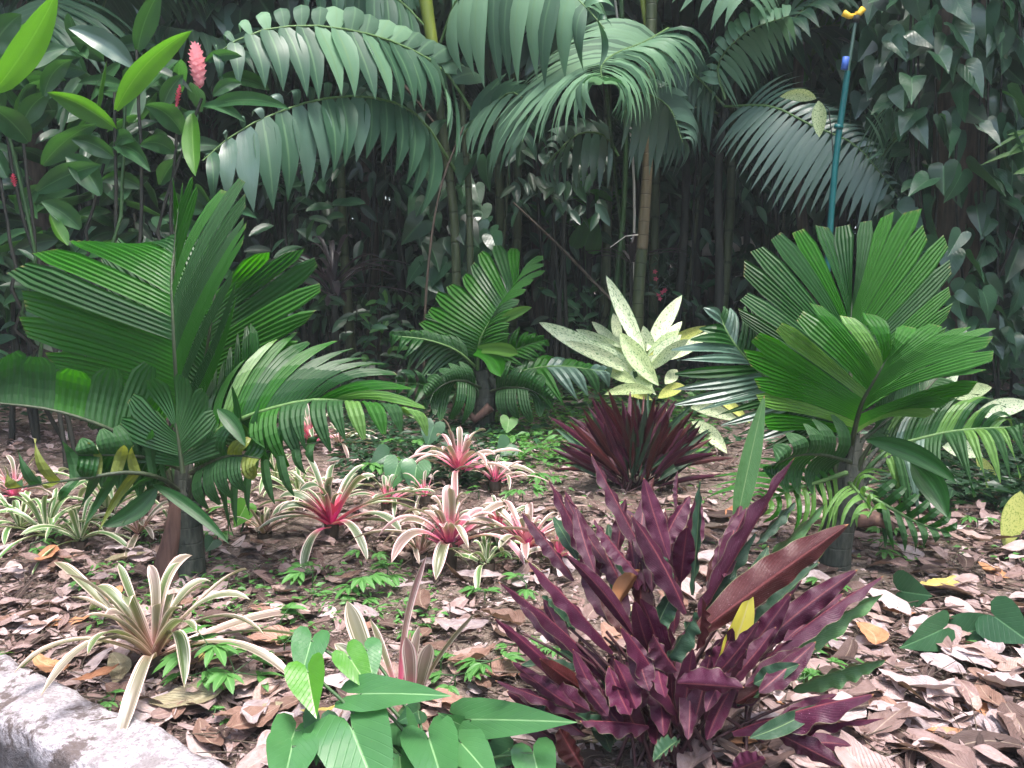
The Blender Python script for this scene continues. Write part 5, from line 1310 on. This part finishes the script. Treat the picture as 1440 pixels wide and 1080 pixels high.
# ---- ringed cane and other stems
d = 6.9
b = Vector((P(896, 450, d).x, d, 0))
c1 = thing('bamboo_palm_cane', 'thick ringed green and tan cane rising behind the speckled plant', 'palm stem', b)
cane(c1, [(897, 430), (903, 350)], d, .048, .044, 'cane', 'stem'); cane(c1, [(903, 350), (911, 230), (913, 175)], d, .044, .036, 'cane_tan', 'stem', foot=P(903, 350, d)); cane(c1, [(913, 178), (915, 60), (918, -60)], d, .040, .04, 'cane', 'stem', foot=P(913, 176, d))
cane(c1, [(913, 60, .05), (905, 10, .06), (902, -40, .06)], d, .02, .02, 'yellow_shaft', 'sheath', foot=P(914, 95, d + .03))
m = MB(); m.tube(pts(d, [(900, 330), (880, 332, -.1), (858, 348, -.15)]), .006, .003, 5); m.build('stalk', M['white_dry'], c1)
for (px, dd, r, lean, mt) in [(870, 7.6, .018, 14, 'white_dry'), (860, 7.4, .03, 6, 'stem_green'), (827, 8.4, .07, 4, 'stem_dark'), (780, 8.2, .02, 6, 'stem_dark'), (945, 8.0, .05, -3, 'stem_dark'), (965, 8.6, .025, 3, 'cane'), (985, 9.0, .03, 0, 'stem_dark'), (1000, 8.2, .02, 4, 'stem_dark'),
        (1045, 8.8, .03, 3, 'stem_dark'), (440, 8.6, .03, 4, 'stem_dark'), (470, 9.0, .025, -6, 'cane'), (500, 8.4, .03, 3, 'stem_dark'), (525, 9.2, .03, 8, 'stem_dark'), (545, 8.8, .02, -4, 'cane'), (575, 8.5, .03, 2, 'stem_dark'),
        (395, 8.2, .035, -3, 'stem_dark'), (360, 8.8, .03, 5, 'stem_dark'), (705, 7.9, .02, 6, 'cane'), (742, 8.6, .03, -4, 'stem_dark'), (690, 8.3, .035, 3, 'stem_dark'), (1110, 8.2, .03, 0, 'stem_dark'), (1085, 8.6, .025, 4, 'cane'), (1150, 8.0, .09, 2, 'trunk_brown'), (610, 8.1, .022, -5, 'cane'), (1230, 8.4, .03, 3, 'stem_dark')]:
    lean += U(-28, 28); r *= U(.45, .9); t_ = P(px + lean, -60, dd); f_ = Vector((P(px - lean, 430, dd).x, dd, 0))
    m = MB(); c = Poly([f_, (f_ + t_) * .5 + Vector((U(-.16, .16), 0, 0)), t_]); m.tube([c(i / 14) for i in range(15)], r, r * .75, 7)
    o = m.build('slender_stem', M[mt]); tag(o, {'stem_dark': 'slender dark stem standing in the shade behind the bed', 'cane': 'slim green jointed cane standing in the shade behind the bed', 'white_dry': 'thin bleached stem left of the thick ringed cane', 'stem_green': 'thin green stem under the pale combed frond', 'trunk_brown': 'brown trunk behind the teal pipe'}[mt], 'stem', {'stem_dark': 'dark stems behind the bed', 'cane': 'green canes behind the bed'}.get(mt))
def stick(pl, d, r, lab, mt='trunk_brown'):
    m = MB(); c = Poly(pts(d, pl)); m.tube([c(i / 12) for i in range(13)], r, r * .6, 6); o = m.build('dead_stick', M[mt]); tag(o, lab, 'stick')
stick([(595, 560, .1), (600, 400), (618, 270), (652, 178)], 6.3, .011, 'thin brown stick leaning against the broad leaved climber')
stick([(890, 450, -.2), (850, 412), (790, 350), (722, 285)], 6.8, .013, 'fallen branch leaning diagonally behind the middle palm')
stick([(500, 40), (560, 110), (620, 185)], 6.9, .014, 'bare brown branch behind the arching frond at the top')

# ---- leafy climber in front of the dark gap
def leafy(name, lab, cat, px0, px1, py0, py1, d0, d1, n, mat, wpx, hang=True, foot=None, stems=3, seed=0, lobe=.8, hl=True, rad=.02):
    rs = random.Random(seed)
    dm = (d0 + d1) / 2
    b = Vector((P((px0 + px1) / 2 if foot is None else foot, 450, dm).x, dm, 0))
    r_ = thing(name, lab, cat, b)
    for k in range(stems):
        x = rs.uniform(px0 + .3 * (px1 - px0), px1 - .3 * (px1 - px0))
        m = MB(); c = Poly([b + Vector((rs.uniform(-.1, .1), 0, 0)), P(x + rs.uniform(-20, 20), (py0 + py1) / 2, dm), P(x, py0, dm)]); m.tube([c(i / 10) for i in range(11)], rad, rad * .5, 6); m.build('stem', M['stem_dark'], r_)
    for k in range(n):
        x, y = rs.uniform(px0, px1), rs.uniform(py0, py1); dd = rs.uniform(d0, d1)
        A = P(x, y, dd); L = wpx * dd / FPX * rs.uniform(.8, 1.35)
        T = Vector((rs.uniform(-.7, .7), -rs.uniform(.1, .6), -rs.uniform(.3, 1.0) if hang else rs.uniform(-.3, .6))).normalized()
        N = Vector((rs.uniform(-.6, .6), -rs.uniform(.2, .9), rs.uniform(.3, 1.0)))
        mb = MB()
        if hl: heart(mb, A, T, N, L, L * rs.uniform(.7, .95), rs.uniform(.05, .3), rs.uniform(.1, .35), lobe)
        else:
            S = T.cross(N).normalized(); blade(mb, bez(A, A + T * L * .5 + Vector((0, 0, L * .12)), A + T * L, 7), S, L * .36, lance, .3)
        mb.build('leaf', M[mat] if isinstance(mat, str) else M[rs.choice(mat)], r_)
    return r_
leafy('climber', 'dark broad leaved climber between the leaning stick and the middle palm', 'climber', 590, 700, 215, 400, 6.6, 7.2, 60, ['vine', 'vine', 'under', 'arrow_dull'], 34, seed=1)
leafy('climber', 'pale grey leaved climber hanging under the combed frond', 'climber', 720, 850, 190, 300, 7.0, 7.6, 70, ['palm_silver', 'vine', 'under'], 30, seed=2, hl=False)
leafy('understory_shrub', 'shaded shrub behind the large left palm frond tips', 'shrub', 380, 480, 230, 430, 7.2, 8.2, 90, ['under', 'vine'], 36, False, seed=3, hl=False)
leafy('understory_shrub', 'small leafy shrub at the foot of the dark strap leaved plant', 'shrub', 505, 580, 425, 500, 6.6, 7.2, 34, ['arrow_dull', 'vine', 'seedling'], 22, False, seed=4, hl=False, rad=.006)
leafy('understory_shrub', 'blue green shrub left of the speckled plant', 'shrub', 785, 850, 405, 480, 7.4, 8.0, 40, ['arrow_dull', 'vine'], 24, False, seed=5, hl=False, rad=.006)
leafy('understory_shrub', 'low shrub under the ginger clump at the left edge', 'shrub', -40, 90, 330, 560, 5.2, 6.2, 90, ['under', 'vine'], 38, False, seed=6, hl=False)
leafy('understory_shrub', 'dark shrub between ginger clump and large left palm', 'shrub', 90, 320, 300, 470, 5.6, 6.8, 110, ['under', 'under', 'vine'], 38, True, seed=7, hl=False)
leafy('understory_shrub', 'shaded foliage left of the ringed cane', 'shrub', 770, 870, 260, 330, 8.0, 9.0, 50, ['palm', 'under', 'vine'], 34, False, seed=8, hl=False)
leafy('understory_shrub', 'leafy shrub behind the bright palm on the right', 'shrub', 1290, 1450, 400, 520, 6.8, 7.6, 80, ['vine', 'under'], 30, False, seed=9)
leafy('understory_shrub', 'low foliage behind the bright palm at the right edge', 'shrub', 1330, 1460, 500, 620, 6.0, 6.6, 60, ['vine', 'arrow_dull'], 26, False, seed=10, rad=.008)
leafy('understory_shrub', 'yellow green leafy crown at the top right behind the pipe', 'shrub', 1090, 1330, -40, 70, 7.8, 8.8, 80, ['palm_light', 'palm', 'under'], 44, True, seed=11, hl=False)
leafy('understory_shrub', 'bluish leafy crown in the top left corner', 'shrub', -40, 330, -60, 90, 7.8, 9.0, 110, ['palm_silver', 'vine', 'under'], 44, True, seed=12, hl=False)
leafy('understory_shrub', 'broad leaves high above the arching frond', 'shrub', 270, 520, -60, 70, 8.0, 9.0, 80, ['palm_silver', 'under', 'vine'], 54, True, seed=13)
leafy('understory_shrub', 'broad leaves at the top centre between the palms', 'shrub', 640, 900, -60, 60, 7.6, 8.6, 60, ['palm_pale', 'palm_silver', 'palm_back'], 70, True, seed=14, hl=False)
d = 8.2
r_ = thing('round_leaf_plant', 'big round dark green leaf standing in the shade left of the ringed cane', 'plant', Vector((P(828, 400, d).x, d, 0)))
heart_px(r_, (822, 345), (838, 300), 46, d, 'palm', 0, .1, .1, .6, stalk=Vector((P(828, 400, d).x, d, 0)))
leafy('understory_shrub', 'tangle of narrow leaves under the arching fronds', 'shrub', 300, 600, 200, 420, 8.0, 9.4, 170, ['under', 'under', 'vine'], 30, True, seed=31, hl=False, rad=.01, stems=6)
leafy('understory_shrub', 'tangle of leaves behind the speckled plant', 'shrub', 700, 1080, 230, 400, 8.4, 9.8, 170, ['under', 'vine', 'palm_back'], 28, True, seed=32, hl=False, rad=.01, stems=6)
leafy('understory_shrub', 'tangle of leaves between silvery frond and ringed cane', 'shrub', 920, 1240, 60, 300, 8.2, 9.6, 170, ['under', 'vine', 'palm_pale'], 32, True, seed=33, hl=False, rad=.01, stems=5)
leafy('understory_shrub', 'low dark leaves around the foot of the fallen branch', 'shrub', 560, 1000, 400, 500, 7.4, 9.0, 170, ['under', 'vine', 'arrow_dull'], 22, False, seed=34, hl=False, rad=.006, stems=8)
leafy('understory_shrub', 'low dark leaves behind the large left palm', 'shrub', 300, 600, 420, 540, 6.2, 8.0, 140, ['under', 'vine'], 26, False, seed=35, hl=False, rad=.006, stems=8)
# dark cordyline
d = 6.6
b = Vector((P(470, 450, d).x, d, 0))
co = thing('strap_leaved_plant', 'dark maroon strap leaved plant in the shade behind the large left palm', 'plant', b)
c0 = P(470, 400, d); m = MB(); m.tube([b, c0], .03, .025, 7); m.build('stem', M['stem_dark'], co)
for k in range(26):
    az = k * 2.4; el = R(U(5, 75)); L = U(.45, .75); h = Vector((math.cos(az), math.sin(az), 0))
    q0 = c0 + Vector((0, 0, U(-.15, .1)))
    mb = MB(); blade(mb, bez(q0, q0 + (h * math.cos(el) + Vector((0, 0, math.sin(el)))) * L * .6, q0 + h * L * math.cos(el) * 1.1 + Vector((0, 0, L * (math.sin(el) * .7 - .25))), 9), Vector((math.sin(az), -math.cos(az), 0)), .045, strap, .4); mb.build('leaf', M['cordyline'], co)
d = 7.3
b = Vector((P(888, 450, d).x, d, 0))
co = thing('strap_leaved_plant', 'dark strap leaved plant hugging the foot of the ringed cane', 'plant', b)
c0 = P(888, 370, d); m = MB(); m.tube([b, c0], .02, .015, 7); m.build('stem', M['stem_dark'], co)
for k in range(16):
    az = k * 2.4; el = R(U(20, 85)); L = U(.3, .5); h = Vector((math.cos(az), math.sin(az), 0))
    mb = MB(); blade(mb, bez(c0, c0 + (h * math.cos(el) + Vector((0, 0, math.sin(el)))) * L * .6, c0 + h * L * math.cos(el) * 1.1 + Vector((0, 0, L * (math.sin(el) * .7 - .2))), 8), Vector((math.sin(az), -math.cos(az), 0)), .03, strap, .4); mb.build('leaf', M['cordyline'], co)
# small red flowering shrub
d = 8.2
fs = leafy('flowering_shrub', 'small shrub with tiny red flowers right of the ringed cane', 'shrub', 915, 955, 365, 420, d - .2, d + .2, 60, ['under', 'palm_silver'], 9, False, seed=15, hl=False, rad=.004)
for (x, y) in [(921, 382), (922, 392), (926, 414), (931, 411), (928, 420), (935, 408)]:
    c = P(x, y, d - .25)
    for k in range(5):
        mb = MB(); a_ = k * 1.257; h = Vector((math.cos(a_), -.4, math.sin(a_))); blade(mb, [c, c + h * .012, c + h * .024], Vector((-math.sin(a_), 0, math.cos(a_))), .014, lance, .2); mb.build('petal', M['pink_dark'], fs)

# ---- vine covered tree on the right
d = 6.2
b = Vector((P(1345, 420, d).x, d, 0))
vt = thing('vine_covered_tree', 'tree trunk on the right smothered in large heart shaped vine leaves', 'tree', b)
m = MB(); c = Poly([b, P(1345, 300, d), P(1350, 100, d), P(1352, -150, d)]); m.tube([c(i / 12) for i in range(13)], .17, .14, 10); m.build('trunk', M['trunk_brown'], vt)
for k in range(9):
    x = U(1270, 1430)
    m = MB(); c = Poly([b + Vector((U(-.3, .3), U(-.3, 0), 0)), P(x + U(-12, 12), 300, d - .35), P(x + U(-12, 12), 150, d - .4), P(x, -60, d - .3)]); m.tube([c(i / 12) for i in range(13)], .010, .007, 5); m.build('vine_stem', M['stem_dark'], vt)
rs = random.Random(21)
for k in range(295):
    y = rs.uniform(-60, 480)
    half = 105 if y < 330 else 80
    x = 1350 + (110 if y < 100 else 0) * 0 + rs.uniform(-half, half + 30)
    u_ = (x - 1350) / half
    dd = d - .55 * math.sqrt(max(0, 1 - u_ * u_ * .8)) + rs.uniform(-.12, .30)
    A = P(x, y, dd); L = rs.triangular(22, 66, 38) * dd / FPX
    T = Vector((rs.uniform(-.7, .7) + u_ * .4, -rs.uniform(.1, .6), -rs.uniform(.35, 1.0))).normalized()
    N = Vector((u_ * .6 + rs.uniform(-.9, .9), -rs.uniform(.0, .9), rs.uniform(.2, 1.2)))
    mb = MB()
    if rs.random() < .3: blade(mb, bez(A, A + T * L * .6 + Vector((0, 0, L * .2)), A + T * L * 1.1, 8), T.cross(N).normalized(), L * .5, lance, rs.uniform(.1, .6), .1, 2)
    else: heart(mb, A, T, N, L, L * rs.uniform(.6, .95), rs.uniform(.0, .6), rs.uniform(-.1, .5), rs.uniform(.5, .9), wave=rs.uniform(.02, .08)); mb.build('leaf', M[rs.choice(['vine', 'vine', 'vine', 'under', 'arrow_dull'])], vt)
leafy('climber', 'curtain of heart leaves left of the vine covered trunk', 'climber', 1225, 1320, -40, 460, 6.3, 7.0, 150, ['vine', 'vine', 'arrow_dull', 'under'], 38, seed=41)
leafy('climber', 'curtain of heart leaves at the right picture edge behind the vine covered trunk', 'climber', 1400, 1500, -40, 520, 6.2, 7.0, 150, ['vine', 'vine', 'arrow_dull'], 38, seed=42)
leafy('climber', 'hazy leaf curtain between the silvery frond and the top right corner', 'climber', 1180, 1300, -40, 240, 7.2, 8.0, 110, ['vine', 'palm_silver', 'under'], 36, seed=43)
# bright hanging blades at right edge
d = 5.6
r_ = thing('feather_palm', 'yellow green frond tips entering at the right picture edge', 'palm', Vector((P(1520, 420, d).x, d, 0)))
cane(r_, [(1520, 380), (1515, 250), (1500, 160)], d, .02, .012, 'stem_green')
for (p0, p2, wd, bw) in [((1500, 150), (1410, 225), 9, (0, -8)), ((1500, 200), (1376, 234), 8, (0, -14)), ((1500, 185), (1415, 190), 8, (0, -8)), ((1500, 240), (1425, 245), 16, (0, -12)), ((1500, 160), (1390, 215), 7, (0, -10))]:
    single_leaf(r_, p0, p2, wd, d, bw, 'palm_light', roll=30)
# pair of pale hanging leaves
d = 6.0
b = P(1150, 140, d)
foot = Vector((P(1172, 420, d).x, d + .1, 0))
r_ = thing('pale_leaf_sprig', 'thin sprig carrying two bright pale green leaves left of the teal pipe', 'sprig', foot)
m = MB(); c = Poly([foot, P(1172, 280, d), P(1166, 160, d), P(1158, 132, d), P(1150, 140, d)]); m.tube([c(i / 14) for i in range(15)], .006, .003, 5); m.build('stem', M['stem_dark'], r_)
single_leaf(r_, (1148, 139), (1097, 136), 18, d, (0, -10), 'dieff_green', roll=-20, fold=.3)
single_leaf(r_, (1151, 141), (1152, 193), 20, d, (2, 0), 'dieff_green', roll=10, fold=.3)

# ---- teal standpipe with yellow sprinkler head
d = 5.6
foot = Vector((P(1158, 400, d).x, d, 0))
st = thing('sprinkler_standpipe', 'teal standpipe with a yellow two armed sprinkler head', 'sprinkler', foot)
tp = P(1203, 62, d)
m = MB(); c = [foot, P(1169, 300, d), P(1178, 200, d), P(1188, 130, d), P(1192, 100, d)]; cc = Poly(c); m.tube([cc(i / 12) for i in range(13)], .020, .018, 12); m.build('lower_pipe', M['teal'], st)
m = MB(); m.tube([P(1191, 104, d), P(1197, 70, d), P(1203, 30, d)], .011, .010, 10); m.build('upper_pipe', M['palm_silver'], st)
m = MB(); m.tube([P(1178.5, 181, d), P(1180, 176, d)], .026, .026, 12, cap=True); m.build('coupling', M['teal'], st)
m = MB(); m.tube([P(1187, 98, d - .03), P(1190, 80, d - .03)], .020, .020, 10, cap=True); m.build('valve', M['blue'], st)
m = MB(); m.tube([P(1203, 32, d), P(1203.5, 22, d)], .02, .024, 10, cap=True); hd = m.build('sprinkler_head', M['stem_dark'], st)
for (x, y, x2, y2) in [(1203, 22, 1186, 18), (1203, 20, 1214, 12)]:
    m = MB(); m.tube([P(x, y, d), P((x + x2) / 2, (y + y2) / 2 + 3, d), P(x2, y2, d)], .014, .020, 8, cap=True); m.build('sprinkler_arm', M['yellow_plastic'], st)

# ---- far log and low rock shapes between the stems
d = 11.0
m = MB(); c = Poly([P(960, 350, d) * 1, P(1010, 348, d), P(1060, 340, d)]); m.tube([c(i / 8) for i in range(9)], .10, .08, 9, cap=True); o = m.build('fallen_log', M['white_dry'])
o.location.z -= 0; tag(o, 'pale fallen trunk propped low among the stems right of the ringed cane', 'log')

# ================================================================== TREES, WOOD
def tree(px, d, r, hgt, crown_r, n, lab, lean=0.0):  # added shade trees; crowns above the frame keep sky light off the background
    x = P(px, 340, d).x
    b = Vector((x, d, 0)); r_ = thing('tree', lab, 'tree', b)
    top = Vector((x + lean, d + U(-.2, .2), hgt))
    c = Poly([b, Vector((x + lean * .4, d, hgt * .5)), top]); m = MB(); m.tube([c(i / 12) for i in range(13)], r, r * .5, 9); m.build('trunk', M['trunk_brown'], r_)
    cl = []
    for k in range(6):
        a_ = k * 1.05 + U(-.3, .3); e = top + Vector((math.cos(a_) * crown_r * .7, math.sin(a_) * crown_r * .7, U(.2, .9)))
        s0 = c(U(.72, .95)); m = MB(); m.tube(bez(s0, (s0 + e) * .5 + Vector((0, 0, .3)), e, 6), r * .35, r * .1, 6); m.build('limb', M['trunk_brown'], r_); cl.append(e)
    cl += [top + Vector((0, 0, .5))]
    cen = np.array([tuple(v) for v in cl])
    idx = rng.integers(0, len(cen), n)
    pos = cen[idx] + rng.normal(0, 1, (n, 3)) * np.array([crown_r * .38, crown_r * .38, .42])
    T = rng.normal(0, 1, (n, 3)); T[:, 2] -= .6
    Nn = rng.normal(0, .5, (n, 3)) + np.array([0, 0, 1])
    L = rng.uniform(.16, .34, n)
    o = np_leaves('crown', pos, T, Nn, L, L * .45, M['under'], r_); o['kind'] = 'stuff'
for a in [(60, 9.0, .12, 5.2, 3.0, 6500, 'added shade tree rising behind the ginger clump'), (520, 9.6, .10, 5.4, 3.0, 6500, 'added shade tree behind the dark gap left of centre'), (760, 11.0, .12, 5.8, 3.1, 6500, 'added shade tree behind the combed frond'),
          (1170, 9.6, .09, 5.4, 3.0, 6500, 'added shade tree behind the teal pipe'), (1420, 10.2, .13, 5.6, 3.1, 6500, 'added shade tree behind the vine covered trunk'), (300, 13.0, .13, 6.4, 3.4, 6000, 'far added shade tree behind the pink flower'), (1000, 13.5, .13, 6.6, 3.4, 6000, 'far added shade tree right of centre'), (900, 10.2, .06, 5.2, 2.4, 5000, 'slender added shade tree over the combed frond'), (-150, 7.5, .12, 5.4, 2.6, 6000, 'unseen shade tree added at the left beyond the ginger clump'), (1650, 7.5, .12, 5.4, 2.6, 6000, 'unseen shade tree added at the right beyond the vine covered trunk'), (-700, 5.0, .14, 6.2, 3.0, 5000, 'unseen shade tree added over the left of the bed'), (2200, 5.0, .14, 6.2, 3.0, 5000, 'unseen shade tree added over the right of the bed'), (620, 14, .13, 6.6, 3.4, 6000, 'far added shade tree in the middle of the wood')]:
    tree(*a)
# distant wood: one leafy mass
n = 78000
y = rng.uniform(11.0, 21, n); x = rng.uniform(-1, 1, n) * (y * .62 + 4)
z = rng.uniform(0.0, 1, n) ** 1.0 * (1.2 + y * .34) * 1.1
# unseen wood added along both sides, blocking low sky light for deeper shade
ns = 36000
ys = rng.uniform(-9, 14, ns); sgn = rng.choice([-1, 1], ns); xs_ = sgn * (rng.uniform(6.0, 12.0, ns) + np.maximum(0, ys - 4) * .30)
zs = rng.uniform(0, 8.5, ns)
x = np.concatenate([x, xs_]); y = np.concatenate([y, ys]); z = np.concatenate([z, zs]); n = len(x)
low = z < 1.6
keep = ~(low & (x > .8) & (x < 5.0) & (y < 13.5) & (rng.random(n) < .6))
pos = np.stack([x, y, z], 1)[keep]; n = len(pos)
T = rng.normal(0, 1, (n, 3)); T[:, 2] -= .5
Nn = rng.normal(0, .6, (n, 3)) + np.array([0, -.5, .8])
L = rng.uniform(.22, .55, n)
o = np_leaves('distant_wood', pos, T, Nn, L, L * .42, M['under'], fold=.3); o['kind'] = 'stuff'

# ================================================================== HAZE
HZ = True
if HZ:
    n = NT('humid_air')
    pv = n.n.new('ShaderNodeVolumePrincipled')
    pv.inputs['Color'].default_value = (.84, .95, .97, 1); pv.inputs['Density'].default_value = .0026; pv.inputs['Anisotropy'].default_value = .2
    n.l.new(pv.outputs[0], n.out.inputs['Volume'])
    m = MB()
    x0, x1, y0, y1, z0, z1 = -230, 230, -160, 260, -1.3, 9.5
    m.v = [(x0, y0, z0), (x1, y0, z0), (x1, y1, z0), (x0, y1, z0), (x0, y0, z1), (x1, y0, z1), (x1, y1, z1), (x0, y1, z1)]
    m.f = [(3, 2, 1, 0), (4, 5, 6, 7), (0, 1, 5, 4), (1, 2, 6, 5), (2, 3, 7, 6), (3, 0, 4, 7)]
    m.uv = [(0, 0)] * 8; m.r = [0] * 8
    hz = m.build('haze', n.m, None, smooth=False); hz['kind'] = 'stuff'
